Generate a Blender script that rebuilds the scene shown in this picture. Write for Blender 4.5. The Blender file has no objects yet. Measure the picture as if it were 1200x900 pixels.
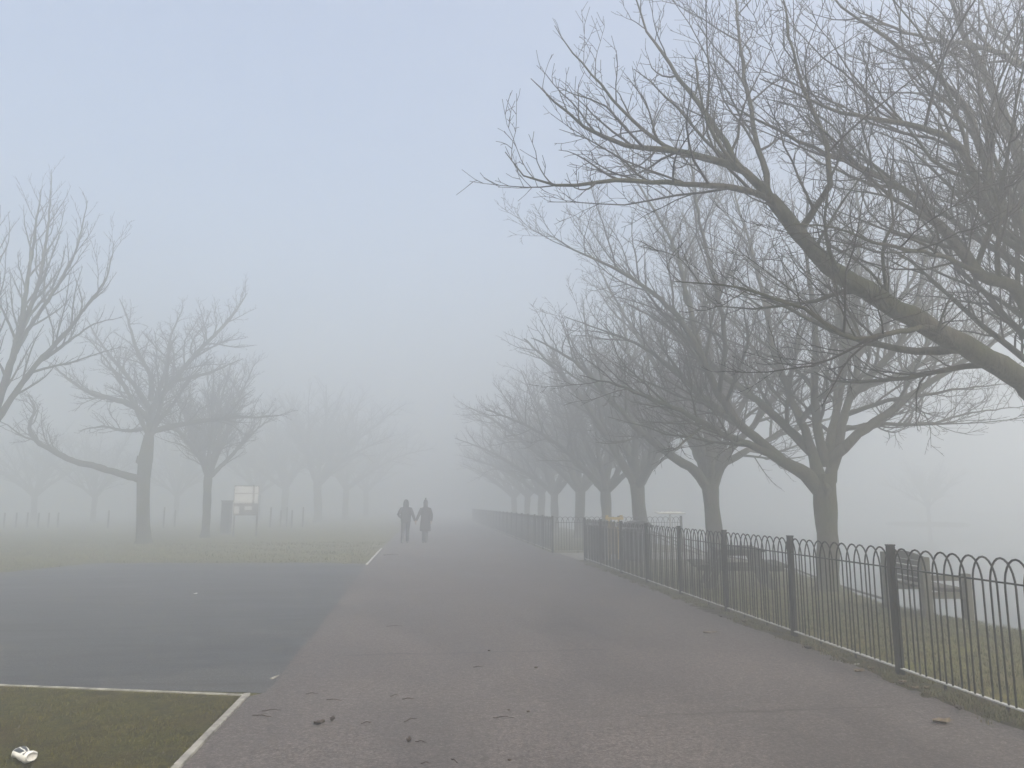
import bpy, bmesh, math, random
import numpy as np
from mathutils import Vector, Matrix, Euler

# ------------------------------------------------------------------ camera, world, sun, exposure
scene = bpy.context.scene
COL = scene.collection
F = 900.0
PITCH = math.atan(141 / F)
YAW = math.atan(95 * math.cos(PITCH) / F)
cam_d = bpy.data.cameras.new("camera")
cam_d.sensor_fit = 'HORIZONTAL'
cam_d.sensor_width = 36.0
cam_d.lens = 36.0 * F / 1200.0
cam_d.clip_start = 0.05
cam_d.clip_end = 2000
cam = bpy.data.objects.new("camera", cam_d)
COL.objects.link(cam)
cam.location = (0, 0, 1.6)
cam.rotation_euler = (math.pi / 2 + PITCH, 0, -YAW)
scene.camera = cam

SUN_EL, SUN_AZ = math.radians(45), math.radians(150)
world = bpy.data.worlds.new("World")
scene.world = world
world.use_nodes = True
wn = world.node_tree
bg = wn.nodes["Background"]
sky = wn.nodes.new("ShaderNodeTexSky")
sky.sky_type = 'NISHITA'
sky.sun_disc = False
sky.sun_elevation = SUN_EL
sky.sun_rotation = SUN_AZ
sky.air_density = 1.0
sky.dust_density = 8.0
sky.ozone_density = 0.0
wn.links.new(sky.outputs[0], bg.inputs[0])
bg.inputs[1].default_value = 0.15

sun_d = bpy.data.lights.new("sun", 'SUN')
sun_d.energy = 0.6
sun_d.angle = math.radians(35)
sun_d.color = (1.0, 0.97, 0.92)
sun = bpy.data.objects.new("sun", sun_d)
COL.objects.link(sun)
_sd = Vector((math.sin(SUN_AZ) * math.cos(SUN_EL), math.cos(SUN_AZ) * math.cos(SUN_EL), math.sin(SUN_EL)))
sun.rotation_euler = _sd.to_track_quat('Z', 'Y').to_euler()
sun.location = (0, 0, 60)

scene.view_settings.view_transform = 'Standard'
scene.view_settings.look = 'None'
scene.view_settings.exposure = 1.06
scene.view_settings.gamma = 1
scene.view_settings.use_curve_mapping = False
scene.render.engine = 'CYCLES'
scene.cycles.max_bounces = 8
scene.cycles.diffuse_bounces = 2
scene.cycles.glossy_bounces = 2
scene.cycles.volume_bounces = 8
scene.cycles.use_denoising = True
scene.cycles.denoising_input_passes = 'RGB_ALBEDO_NORMAL'
scene.cycles.denoising_prefilter = 'ACCURATE'
scene.cycles.use_adaptive_sampling = False

HAZE = 0.0355

# ------------------------------------------------------------------ pixel helpers (used to survey the place)
def ray(u, v):
    x = (u - 600) / F; y = -(v - 450) / F
    f = Vector((math.sin(YAW) * math.cos(PITCH), math.cos(YAW) * math.cos(PITCH), math.sin(PITCH)))
    r = Vector((math.cos(YAW), -math.sin(YAW), 0)); up = r.cross(f)
    return f + r * x + up * y
def G(u, v, z=0.0):
    d = ray(u, v); t = (z - 1.6) / d.z
    return Vector((d.x * t, d.y * t, z))
def atY(u, v, Y):
    d = ray(u, v); t = Y / d.y
    return Vector((d.x * t, Y, 1.6 + d.z * t))

# ------------------------------------------------------------------ node helpers
class NT:
    def __init__(s, name):
        s.m = bpy.data.materials.new(name); s.m.use_nodes = True
        s.t = s.m.node_tree; s.n = s.t.nodes; s.l = s.t.links
        s.b = s.n["Principled BSDF"]
        s.tc = s.n.new("ShaderNodeTexCoord")
    def map(s, scale=(1, 1, 1), rot=(0, 0, 0), src='Object'):
        m = s.n.new("ShaderNodeMapping"); s.l.new(s.tc.outputs[src], m.inputs[0])
        m.inputs['Scale'].default_value = scale; m.inputs['Rotation'].default_value = rot
        return m.outputs[0]
    def noise(s, scale, detail=4, rough=0.55, vec=None, dist=0.0):
        n = s.n.new("ShaderNodeTexNoise"); n.inputs['Scale'].default_value = scale
        n.inputs['Detail'].default_value = detail; n.inputs['Roughness'].default_value = rough
        n.inputs['Distortion'].default_value = dist
        s.l.new(vec or s.tc.outputs['Object'], n.inputs['Vector']); return n.outputs[0]
    def vor(s, scale, vec=None, out='Distance'):
        n = s.n.new("ShaderNodeTexVoronoi"); n.inputs['Scale'].default_value = scale
        s.l.new(vec or s.tc.outputs['Object'], n.inputs['Vector']); return n.outputs[out]
    def ramp(s, fac, stops, interp='LINEAR'):
        r = s.n.new("ShaderNodeValToRGB"); s.l.new(fac, r.inputs[0]); cr = r.color_ramp
        cr.interpolation = interp
        while len(cr.elements) < len(stops): cr.elements.new(0.5)
        for e, (p, c) in zip(cr.elements, stops):
            e.position = p; e.color = (*c, 1) if len(c) == 3 else c
        return r.outputs[0]
    def mix(s, fac, a, b, mode='MIX'):
        n = s.n.new("ShaderNodeMix"); n.data_type = 'RGBA'; n.blend_type = mode
        for inp, val in ((n.inputs[0], fac), (n.inputs[6], a), (n.inputs[7], b)):
            if hasattr(val, 'links') or isinstance(val, bpy.types.NodeSocket): s.l.new(val, inp)
            elif isinstance(val, (int, float)): inp.default_value = val
            else: inp.default_value = (*val, 1)
        return n.outputs[2]
    def color(s, c):
        if isinstance(c, bpy.types.NodeSocket): s.l.new(c, s.b.inputs['Base Color'])
        else: s.b.inputs['Base Color'].default_value = (*c, 1)
    def rough(s, r):
        if isinstance(r, bpy.types.NodeSocket): s.l.new(r, s.b.inputs['Roughness'])
        else: s.b.inputs['Roughness'].default_value = r
    def bump(s, h, strength=0.5, dist=0.01):
        n = s.n.new("ShaderNodeBump"); n.inputs['Strength'].default_value = strength
        n.inputs['Distance'].default_value = dist
        s.l.new(h, n.inputs['Height']); s.l.new(n.outputs[0], s.b.inputs['Normal'])
    def math(s, op, a, b=0.0):
        n = s.n.new("ShaderNodeMath"); n.operation = op
        for inp, v in ((n.inputs[0], a), (n.inputs[1], b)):
            if isinstance(v, bpy.types.NodeSocket): s.l.new(v, inp)
            else: inp.default_value = v
        return n.outputs[0]

def mat_simple(name, base, var=0.25, scale=6, rough=0.7, metallic=0.0, bump=0.2, bscale=40, spec=None):
    t = NT(name)
    lo = tuple(c * (1 - var) for c in base); hi = tuple(min(1, c * (1 + var)) for c in base)
    t.color(t.ramp(t.noise(scale, 5), [(0.3, lo), (0.7, hi)]))
    t.rough(rough); t.b.inputs['Metallic'].default_value = metallic
    if spec is not None: t.b.inputs['Specular IOR Level'].default_value = spec
    if bump: t.bump(t.noise(bscale, 4), bump, 0.005)
    return t.m

M = {}
def mk_path():
    t = NT("pink_grey_asphalt")
    fine = t.noise(55, 5, 0.85)
    base = t.ramp(fine, [(0.36, (0.020, 0.0175, 0.017)), (0.5, (0.070, 0.062, 0.061)), (0.64, (0.185, 0.167, 0.163))])
    big = t.noise(0.45, 5, 0.6, t.map((1.6, 0.7, 1)))
    base = t.mix(t.ramp(big, [(0.42, (0, 0, 0)), (0.60, (1, 1, 1))]), base, t.mix(1.0, base, (0.74, 0.73, 0.73), 'MULTIPLY'))
    mid = t.noise(5.0, 5, 0.65)
    base = t.mix(t.ramp(mid, [(0.35, (0.35, 0.35, 0.35)), (0.7, (0, 0, 0))]), base, t.mix(1.0, base, (0.8, 0.78, 0.76), 'MULTIPLY'))
    chips = t.vor(140)
    base = t.mix(t.ramp(chips, [(0.0, (1, 1, 1)), (0.13, (0, 0, 0))]), base, (0.27, 0.24, 0.235))
    spots = t.vor(4.2)
    base = t.mix(t.ramp(spots, [(0.0, (1, 1, 1)), (0.028, (1, 1, 1)), (0.04, (0, 0, 0))]), base, (0.04, 0.035, 0.032))
    grain = t.noise(20, 4, 0.8)
    base = t.mix(1.0, base, t.ramp(grain, [(0.36, (0.72, 0.72, 0.71)), (0.64, (1.26, 1.26, 1.22))]), 'MULTIPLY')
    # two old transverse seams and a dark damp blotch
    sp = t.n.new("ShaderNodeSeparateXYZ"); t.l.new(t.tc.outputs['Object'], sp.inputs[0])
    yy = t.math('ADD', sp.outputs[1], t.math('MULTIPLY', t.noise(1.1, 4), 0.5))
    for y0, x0, x1 in ((8.95, -0.9, 2.0), (14.6, -1.2, 1.2), (6.3, 1.6, 3.6)):
        dl = t.math('ABSOLUTE', t.math('SUBTRACT', yy, y0))
        ln = t.ramp(dl, [(0.0, (1, 1, 1)), (0.012, (0.8, 0.8, 0.8)), (0.035, (0, 0, 0))])
        inx = t.math('MULTIPLY', t.math('GREATER_THAN', sp.outputs[0], x0), t.math('LESS_THAN', sp.outputs[0], x1))
        base = t.mix(t.math('MULTIPLY', ln, inx), base, t.mix(1.0, base, (0.5, 0.48, 0.46), 'MULTIPLY'))
    t.color(base)
    t.rough(t.ramp(big, [(0.35, (0.86, 0.86, 0.86)), (0.65, (0.62, 0.62, 0.62))]))
    t.bump(fine, 0.6, 0.006)
    return t.m
def mk_asphalt():
    t = NT("blue_grey_asphalt")
    fine = t.noise(55, 5, 0.85)
    base = t.ramp(fine, [(0.36, (0.008, 0.0092, 0.010)), (0.5, (0.028, 0.031, 0.034)), (0.64, (0.085, 0.092, 0.097))])
    big = t.noise(0.5, 6, 0.62, t.map((0.6, 1.8, 1)))
    base = t.mix(t.ramp(big, [(0.42, (0, 0, 0)), (0.60, (1, 1, 1))]), base, t.mix(1.0, base, (1.45, 1.42, 1.38), 'MULTIPLY'))
    streak = t.noise(1.2, 5, 0.7, t.map((0.5, 4.0, 1), (0, 0, 0.25)))
    base = t.mix(t.ramp(streak, [(0.46, (0, 0, 0)), (0.62, (0.75, 0.75, 0.75))]), base, (0.022, 0.024, 0.024))
    moss = t.noise(0.9, 6, 0.7)
    base = t.mix(t.ramp(moss, [(0.58, (0, 0, 0)), (0.72, (0.5, 0.5, 0.5))]), base, (0.07, 0.068, 0.045))
    chips = t.vor(120)
    base = t.mix(t.ramp(chips, [(0.0, (1, 1, 1)), (0.10, (0, 0, 0))]), base, (0.2, 0.205, 0.21))
    t.color(base)
    t.rough(t.ramp(big, [(0.35, (0.6, 0.6, 0.6)), (0.65, (0.82, 0.82, 0.82))]))
    t.bump(fine, 0.6, 0.006)
    return t.m
def mk_turf(name, c1, c2, c3, soil):
    t = NT(name)
    n1 = t.noise(30, 6, 0.75); n2 = t.noise(1.4, 6, 0.65); n3 = t.noise(0.35, 5, 0.6)
    base = t.ramp(n1, [(0.3, c1), (0.52, c2), (0.72, c3)])
    base = t.mix(t.ramp(n2, [(0.42, (0, 0, 0)), (0.68, (0.85, 0.85, 0.85))]), base, soil)
    n4 = t.noise(8, 5, 0.75, t.map((1, 0.7, 1)))
    base = t.mix(1.0, base, t.ramp(n4, [(0.36, (0.45, 0.45, 0.45)), (0.64, (1.5, 1.5, 1.45))]), 'MULTIPLY')
    base = t.mix(t.ramp(n3, [(0.3, (0, 0, 0)), (0.7, (0.55, 0.55, 0.55))]), base, t.mix(1.0, base, (1.35, 1.3, 1.0), 'MULTIPLY'))
    t.color(base); t.rough(0.95); t.b.inputs['Specular IOR Level'].default_value = 0.2
    t.bump(n1, 1.0, 0.03)
    return t.m
def mk_bark(name, dark, light, moss, k=1.0):
    t = NT(name)
    v = t.map((1, 1, 0.25))
    n1 = t.noise(22 * k, 6, 0.7, v, 0.4); n2 = t.noise(1.6, 5, 0.6)
    base = t.ramp(n1, [(0.3, dark), (0.7, light)])
    base = t.mix(t.ramp(n2, [(0.40, (0, 0, 0)), (0.62, (0.8, 0.8, 0.8))]), base, moss)
    spk = t.noise(60, 3, 0.6)
    base = t.mix(t.ramp(spk, [(0.62, (0, 0, 0)), (0.72, (0.5, 0.5, 0.5))]), base, tuple(min(1, c * 1.5) for c in light))
    t.color(base); t.rough(0.92); t.b.inputs['Specular IOR Level'].default_value = 0.2
    t.bump(n1, 1.0, 0.05)
    return t.m
def mk_wood(name, lo, hi):
    t = NT(name)
    n = t.noise(9, 6, 0.7, t.map((1, 14, 1)), 0.3)
    base = t.ramp(n, [(0.3, lo), (0.7, hi)])
    g = t.noise(2.5, 4)
    base = t.mix(t.ramp(g, [(0.45, (0, 0, 0)), (0.7, (0.5, 0.5, 0.5))]), base, (0.085, 0.095, 0.055))
    t.color(base); t.rough(0.9); t.bump(n, 0.5, 0.01)
    return t.m
def mk_water():
    t = NT("lake_water")
    t.color((0.02, 0.028, 0.026)); t.rough(0.06); t.b.inputs['IOR'].default_value = 1.33
    t.bump(t.noise(1.3, 3, 0.5, t.map((1, 2.2, 1))), 0.06, 0.02)
    return t.m

M['path'] = mk_path(); M['asphalt'] = mk_asphalt()
M['turf'] = mk_turf("lawn_turf", (0.034, 0.038, 0.012), (0.090, 0.095, 0.028), (0.16, 0.16, 0.055), (0.085, 0.070, 0.035))
M['turf_near'] = mk_turf("mossy_turf", (0.014, 0.015, 0.003), (0.046, 0.046, 0.009), (0.10, 0.097, 0.022), (0.042, 0.030, 0.010))
M['soil'] = mk_turf("mossy_soil", (0.010, 0.008, 0.006), (0.032, 0.026, 0.018), (0.070, 0.060, 0.040), (0.040, 0.044, 0.014))
M['bark'] = mk_bark("grey_green_bark", (0.008, 0.0075, 0.005), (0.090, 0.082, 0.055), (0.034, 0.042, 0.014))
M['twig'] = mk_bark("twig_bark", (0.016, 0.013, 0.011), (0.050, 0.041, 0.033), (0.034, 0.034, 0.020), 0.6)
M['dead_leaf'] = mat_simple("dead_leaf", (0.13, 0.10, 0.06), 0.35, 30, 0.8, 0, 0.4, 80)
M['dark_leaf'] = mat_simple("dark_dead_leaf", (0.04, 0.03, 0.022), 0.35, 30, 0.8, 0, 0.4, 80)
M['stick'] = mat_simple("stick_bark", (0.045, 0.035, 0.028), 0.4, 40, 0.9, 0, 0.4, 80)
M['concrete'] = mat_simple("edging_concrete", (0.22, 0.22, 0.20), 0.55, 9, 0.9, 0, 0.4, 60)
M['fence'] = mat_simple("black_green_paint", (0.006, 0.008, 0.008), 0.5, 20, 0.55, 0.0, 0.3, 60, 0.3)
M['pale_rail'] = mat_simple("pale_grey_rail", (0.42, 0.43, 0.42), 0.2, 25, 0.4, 0.0, 0.15, 90)  # even pale grey, used on the bottom rails alone
M['water'] = mk_water()
M['timber'] = mk_wood("weathered_timber", (0.030, 0.030, 0.020), (0.10, 0.096, 0.066))
M['dark_timber'] = mk_wood("dark_stained_timber", (0.014, 0.013, 0.011), (0.042, 0.036, 0.030))
M['yellow'] = mat_simple("yellow_paint", (0.50, 0.37, 0.10), 0.25, 12, 0.6)
M['ochre'] = mat_simple("ochre_board", (0.24, 0.17, 0.07), 0.3, 10, 0.7)
M['white'] = mat_simple("white_board", (0.82, 0.83, 0.82), 0.08, 8, 0.5)
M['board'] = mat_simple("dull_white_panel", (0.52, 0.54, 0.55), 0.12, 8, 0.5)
M['pale'] = mat_simple("pale_panel", (0.48, 0.49, 0.47), 0.12, 8, 0.5)
M['binm'] = mat_simple("dark_plastic", (0.020, 0.023, 0.024), 0.3, 10, 0.5)
M['grey'] = mat_simple("grey_paint", (0.10, 0.10, 0.105), 0.2, 8, 0.6)
M['skin'] = mat_simple("skin", (0.42, 0.27, 0.20), 0.08, 8, 0.6)
M['navy'] = mat_simple("dark_jacket_cloth", (0.010, 0.012, 0.014), 0.3, 12, 0.85, 0, 0.5, 30)
M['coat'] = mat_simple("dark_brown_coat_cloth", (0.020, 0.015, 0.015), 0.3, 12, 0.9, 0, 0.5, 30)
M['trousers'] = mat_simple("dark_trouser_cloth", (0.010, 0.011, 0.013), 0.3, 12, 0.9, 0, 0.5, 30)
M['boot'] = mat_simple("boot_leather", (0.018, 0.016, 0.015), 0.3, 12, 0.5)
M['knit'] = mat_simple("knitted_wool", (0.035, 0.035, 0.045), 0.3, 60, 0.95, 0, 0.6, 120)
M['hair'] = mat_simple("dark_hair", (0.02, 0.015, 0.012), 0.3, 60, 0.7)

# ------------------------------------------------------------------ mesh helpers
def tag(o, label=None, cat=None, group=None, kind=None):
    if label: o['label'] = label
    if cat: o['category'] = cat
    if group: o['group'] = group
    if kind: o['kind'] = kind
    return o
def empty(name, loc=(0, 0, 0), rz=0.0):
    o = bpy.data.objects.new(name, None); COL.objects.link(o)
    o.location = loc; o.rotation_euler = (0, 0, rz); o.empty_display_size = 0.2
    return o
def link_mesh(name, me, mat, parent=None, loc=(0, 0, 0)):
    o = bpy.data.objects.new(name, me); COL.objects.link(o)
    if mat is not None:
        for m in (mat if isinstance(mat, (list, tuple)) else [mat]): me.materials.append(m)
    o.location = loc
    if parent: o.parent = parent
    return o
def from_arrays(name, V, Fq, mat, parent=None, loc=(0, 0, 0), smooth=True, mi=None):
    """V (n,3) array, Fq list/array of equal-size faces"""
    me = bpy.data.meshes.new(name)
    V = np.asarray(V, dtype=np.float32); Fq = np.asarray(Fq, dtype=np.int32)
    k = Fq.shape[1]
    me.vertices.add(len(V)); me.vertices.foreach_set("co", V.ravel())
    me.loops.add(Fq.size); me.loops.foreach_set("vertex_index", Fq.ravel())
    me.polygons.add(len(Fq))
    me.polygons.foreach_set("loop_start", np.arange(0, Fq.size, k, dtype=np.int32))
    me.polygons.foreach_set("loop_total", np.full(len(Fq), k, dtype=np.int32))
    me.polygons.foreach_set("use_smooth", np.full(len(Fq), smooth))
    if mi is not None: me.polygons.foreach_set("material_index", np.asarray(mi, dtype=np.int32))
    me.update(calc_edges=True); me.validate()
    return link_mesh(name, me, mat, parent, loc)
def bm_obj(name, bm, mat, parent=None, loc=(0, 0, 0), smooth=False):
    me = bpy.data.meshes.new(name); bmesh.ops.recalc_face_normals(bm, faces=bm.faces)
    bm.to_mesh(me); bm.free()
    if smooth:
        for p in me.polygons: p.use_smooth = True
    return link_mesh(name, me, mat, parent, loc)
def add_box(bm, c, s, rot=None, bev=0.0):
    r = bmesh.ops.create_cube(bm, size=1.0)
    mt = Matrix.Translation(c) @ (rot.to_matrix().to_4x4() if rot else Matrix()) @ Matrix.Diagonal((s[0], s[1], s[2], 1))
    bmesh.ops.transform(bm, matrix=mt, verts=r['verts'])
    if bev:
        es = list({e for v in r['verts'] for e in v.link_edges})
        bmesh.ops.bevel(bm, geom=es, offset=bev, segments=2, affect='EDGES', profile=0.6)
def add_beam(bm, a, b, w, h, bev=0.004):
    a = Vector(a); b = Vector(b); d = b - a
    q = d.to_track_quat('Y', 'Z')
    add_box(bm, (a + b) / 2, (w, d.length, h), q, bev)
def tube_arrays(P, R, n, cap=True):
    """generalised tube along points"""
    P = [Vector(p) for p in P]; V = []; Fc = []
    t0 = (P[1] - P[0]).normalized()
    ref = Vector((0, 0, 1)) if abs(t0.z) < 0.9 else Vector((1, 0, 0))
    u = t0.cross(ref).normalized()
    for i, p in enumerate(P):
        t = (P[min(i + 1, len(P) - 1)] - P[max(i - 1, 0)]).normalized()
        u = (u - t * u.dot(t)).normalized(); w = t.cross(u)
        for k in range(n):
            a = 2 * math.pi * k / n
            V.append(p + (u * math.cos(a) + w * math.sin(a)) * R[i])
    for i in range(len(P) - 1):
        for k in range(n):
            k2 = (k + 1) % n
            Fc.append((i * n + k, i * n + k2, (i + 1) * n + k2, (i + 1) * n + k))
    return V, Fc
def add_tube(bm, P, R, n=8, cap=True):
    if not isinstance(R, (list, tuple)): R = [R] * len(P)
    V, Fc = tube_arrays(P, R, n)
    vs = [bm.verts.new(v) for v in V]
    for f in Fc: bm.faces.new([vs[i] for i in f])
    if cap:
        bm.faces.new(vs[:n][::-1]); bm.faces.new(vs[-n:])
def add_loft(bm, rings, n=14, rot=0.0):
    """rings of (x,y,z,rx,ry), capped"""
    vs = []
    for (x, y, z, rx, ry) in rings:
        for k in range(n):
            a = 2 * math.pi * k / n
            vs.append(bm.verts.new((x + rx * math.cos(a), y + ry * math.sin(a), z)))
    for i in range(len(rings) - 1):
        for k in range(n):
            k2 = (k + 1) % n
            bm.faces.new((vs[i * n + k], vs[i * n + k2], vs[(i + 1) * n + k2], vs[(i + 1) * n + k]))
    bm.faces.new(vs[:n][::-1]); bm.faces.new(vs[-n:])
def new(): return bmesh.new()
def copy_tree(o, parent=None):
    c = o.copy(); COL.objects.link(c)
    if parent: c.parent = parent
    for ch in list(o.children): copy_tree(ch, c)
    return c

# ------------------------------------------------------------------ ground, path, paving, water
CREST = [(-60, 8.0), (0, 7.95), (6, 7.9), (9.7, 7.75), (12.3, 7.45), (14.4, 8.0), (18.5, 8.9), (22, 9.3), (30, 9.6), (45, 9.4), (160, 9.2)]
def crest(y): return float(np.interp(y, [c[0] for c in CREST], [c[1] for c in CREST]))
def ground_z(x, y):
    c = crest(y)
    if x <= c - 0.5: z = 0.0
    elif x <= c: z = -0.05 * ((x - c + 0.5) / 0.5) ** 2
    elif x <= c + 1.3: z = -0.05 - 0.85 * (x - c) / 1.3
    else: z = -0.9
    if x > 90: z = max(z, -0.9 + min(1.2, (x - 90) * 0.25))
    return z
def ground():
    ys = sorted(set([-65, -40, -20, -8] + list(np.arange(-4, 32, 0.5)) + list(np.arange(32, 80, 2.0)) + [85, 95, 110, 130, 160, 185]))
    rel = [-0.5, -0.35, -0.2, 0.0, 0.15, 0.4, 0.8, 1.3]
    left = [-145, -90, -60, -40, -25, -15, -8, -3, 0, 3, 5, 6.2]
    right = [14, 25, 40, 60, 80, 90, 92, 95, 105, 145]
    V = []; rnd = random.Random(3)
    for y in ys:
        c = crest(y)
        for x in left: V.append((x, y, 0))
        for r in rel:
            x = c + r + (rnd.uniform(-.06, .06) if 0 < y < 30 else 0)
            V.append((x, y, ground_z(c + r, y) + (rnd.uniform(-.02, .02) if r > -0.5 else 0)))
        for x in right: V.append((x, y, ground_z(x, y)))
    n = len(left) + len(rel) + len(right)
    Fq = [(j * n + i, j * n + i + 1, (j + 1) * n + i + 1, (j + 1) * n + i) for j in range(len(ys) - 1) for i in range(n - 1)]
    o = from_arrays("ground", V, Fq, M['turf']); tag(o, kind='structure')
ground()
def sheet(name, left_pts, right_pts, z, mat):
    V = []
    for (a, b) in zip(left_pts, right_pts): V += [(a[0], a[1], z), (b[0], b[1], z)]
    Fq = [(2 * i, 2 * i + 1, 2 * i + 3, 2 * i + 2) for i in range(len(left_pts) - 1)]
    o = from_arrays(name, V, Fq, mat, smooth=False); tag(o, kind='structure'); return o
# path
_r = random.Random(11)
PL = [(-6, -1.49), (7.0, -1.49), (7.05, -1.38), (10.36, -1.43), (21.3, -1.68), (29, -1.77), (50, -1.85), (180, -1.9)]
def pl(y): return float(np.interp(y, [p[0] for p in PL], [p[1] for p in PL]))
ys = list(np.arange(-6, 40, 0.12)) + list(np.arange(40, 180, 4.0)) + [180]
wob = 0; L_ = []; R_ = []
for y in ys:
    wob = wob * 0.85 + _r.uniform(-.025, .025)
    xr = 4.24 + wob + 0.05 * math.sin(y * 1.7)
    if 22.4 < y < 25.7: xr = 4.3
    if y >= 25.7: xr = 3.98
    jl = _r.uniform(-.015, .015) if 7.1 < y < 21 else 0
    L_.append((pl(y) + jl, y)); R_.append((xr, y))
sheet("path", L_, R_, 0.010, M['path'])
# blue-grey tarmac apron on the left
A0 = [(-1.0, 7.0), (-3.81, 7.62), (-9, 9.1), (-22, 12.8)]
back = [(-1.0, 21.3), (-3.2, 22.2), (-9.2, 22.7), (-10.0, 19.9), (-14, 18.8), (-22, 18.2)]
bm = new()
rb = random.Random(5); outline = [Vector((a, b, 0.004)) for a, b in A0[::-1]]
prev = back[0]
bp = [back[0]]
for q in back[1:]:
    nseg = 12
    for i in range(1, nseg + 1):
        t = i / nseg
        bp.append((prev[0] + (q[0] - prev[0]) * t, prev[1] + (q[1] - prev[1]) * t + rb.uniform(-.14, .14)))
    prev = q
outline = [(a, b) for a, b in A0[::-1]] + bp
f = bm.faces.new([bm.verts.new((a, b, 0.004)) for a, b in outline][::-1])
bmesh.ops.triangulate(bm, faces=[f])
tag(bm_obj("tarmac_apron", bm, M['asphalt']), kind='structure')
# near mossy turf patch
bm = new(); bm.faces.new([bm.verts.new((a, b, 0.004)) for a, b in [(-1.55, -5), (-1.55, 6.97), (-3.81, 7.58), (-9, 9.05), (-22, 12.7), (-22, -5)]])
tag(bm_obj("turf_verge", bm, M['turf_near']), kind='structure')
# soil strip below the railings, ragged both sides
wl = 0; L_ = []; R_ = []; _r = random.Random(8)
for y in np.arange(-3, 22.6, 0.08):
    wl = wl * 0.8 + _r.uniform(-.03, .03)
    L_.append((4.10 + wl, y)); R_.append((4.62 - wl * 1.6 + 0.08 * math.sin(y * 2.3), y))
sheet("soil_strip", L_, R_, 0.006, M['soil'])
# soil mound lapping on the path edge (low ridge)
def ridge():
    V = []; ys = np.arange(-3, 22.4, 0.05); n = 7; rr = random.Random(77); w = 0
    for y in ys:
        w = w * 0.93 + rr.uniform(-.03, .03)
        x0, x1 = 4.21 + w + .05 * math.sin(y * 0.9) - .10 * math.exp(-((y - 6.3) / 0.6) ** 2) - .08 * math.exp(-((y - 10.2) / 0.5) ** 2), 4.60
        for k in range(n):
            t = k / (n - 1)
            V.append((x0 + (x1 - x0) * t, y, 0.008 + 0.014 * math.sin(t * math.pi) ** 0.8 * (0.5 + 0.5 * math.sin(y * 1.9)) + (rr.uniform(-.006, .008) if 0 < k < n - 1 else -0.003)))
    Fq = [(j * n + i, j * n + i + 1, (j + 1) * n + i + 1, (j + 1) * n + i) for j in range(len(ys) - 1) for i in range(n - 1)]
    tag(from_arrays("soil_bank", V, Fq, M['soil']), kind='structure')
ridge()
# pale apron in the gateway
sheet("gateway_paving", [(4.25, 22.3), (4.2, 25.6)], [(9.0, 22.3), (9.0, 25.6)], 0.014, M['concrete'])
# lake
bm = new(); bm.faces.new([bm.verts.new(p) for p in [(6.5, -65, -0.5), (100, -65, -0.5), (100, 185, -0.5), (6.5, 185, -0.5)]])
tag(bm_obj("lake", bm, M['water']), kind='structure')
# edging kerbs
def edging(name, pts, w, h, seg, seed, mat=M['concrete']):
    bm = new(); rr = random.Random(seed)
    for (a, b) in zip(pts[:-1], pts[1:]):
        a = Vector(a); b = Vector(b); L = (b - a).length; n = max(1, round(L / seg)); d = (b - a).normalized()
        for i in range(n):
            p = a + d * (L * i / n + .004); q = a + d * (L * (i + 1) / n - .004)
            off = Vector((rr.uniform(-.004, .004), rr.uniform(-.004, .004), rr.uniform(-.003, .003)))
            add_beam(bm, p + off, q + off, w, h, 0.006)
    tag(bm_obj(name, bm, mat), kind='structure')
edging("kerb", [(-1.52, -3, 0.0), (-1.52, 7.03, 0.0)], 0.052, 0.05, 0.91, 1)
edging("timber_edging", [(-1.56, 7.03, 0.0), (-3.81, 7.63, 0.0), (-9, 9.1, 0.0), (-22, 12.78, 0.0)], 0.03, 0.03, 2.4, 2)
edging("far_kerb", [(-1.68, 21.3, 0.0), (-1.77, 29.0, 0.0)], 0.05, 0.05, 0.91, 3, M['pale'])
edging("kerb_stub", [(-1.44, 7.62, 0.0), (-1.40, 7.76, 0.0)], 0.03, 0.03, 0.5, 4)

# ------------------------------------------------------------------ haze
bm = new(); add_box(bm, (0, 60, 8.0), (310, 270, 20.0))
hz = bm_obj("haze", bm, None)
hm = bpy.data.materials.new("haze"); hm.use_nodes = True
hn = hm.node_tree; hn.nodes.clear()
ho = hn.nodes.new("ShaderNodeOutputMaterial"); hv = hn.nodes.new("ShaderNodeVolumePrincipled")
hv.inputs['Color'].default_value = (0.912, 0.947, 0.960, 1)
hv.inputs['Density'].default_value = HAZE
hv.inputs['Anisotropy'].default_value = 0.62
hn.links.new(hv.outputs[0], ho.inputs['Volume'])
hz.data.materials.append(hm)
tag(hz, kind='stuff'); hz.display_type = 'WIRE'

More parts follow.
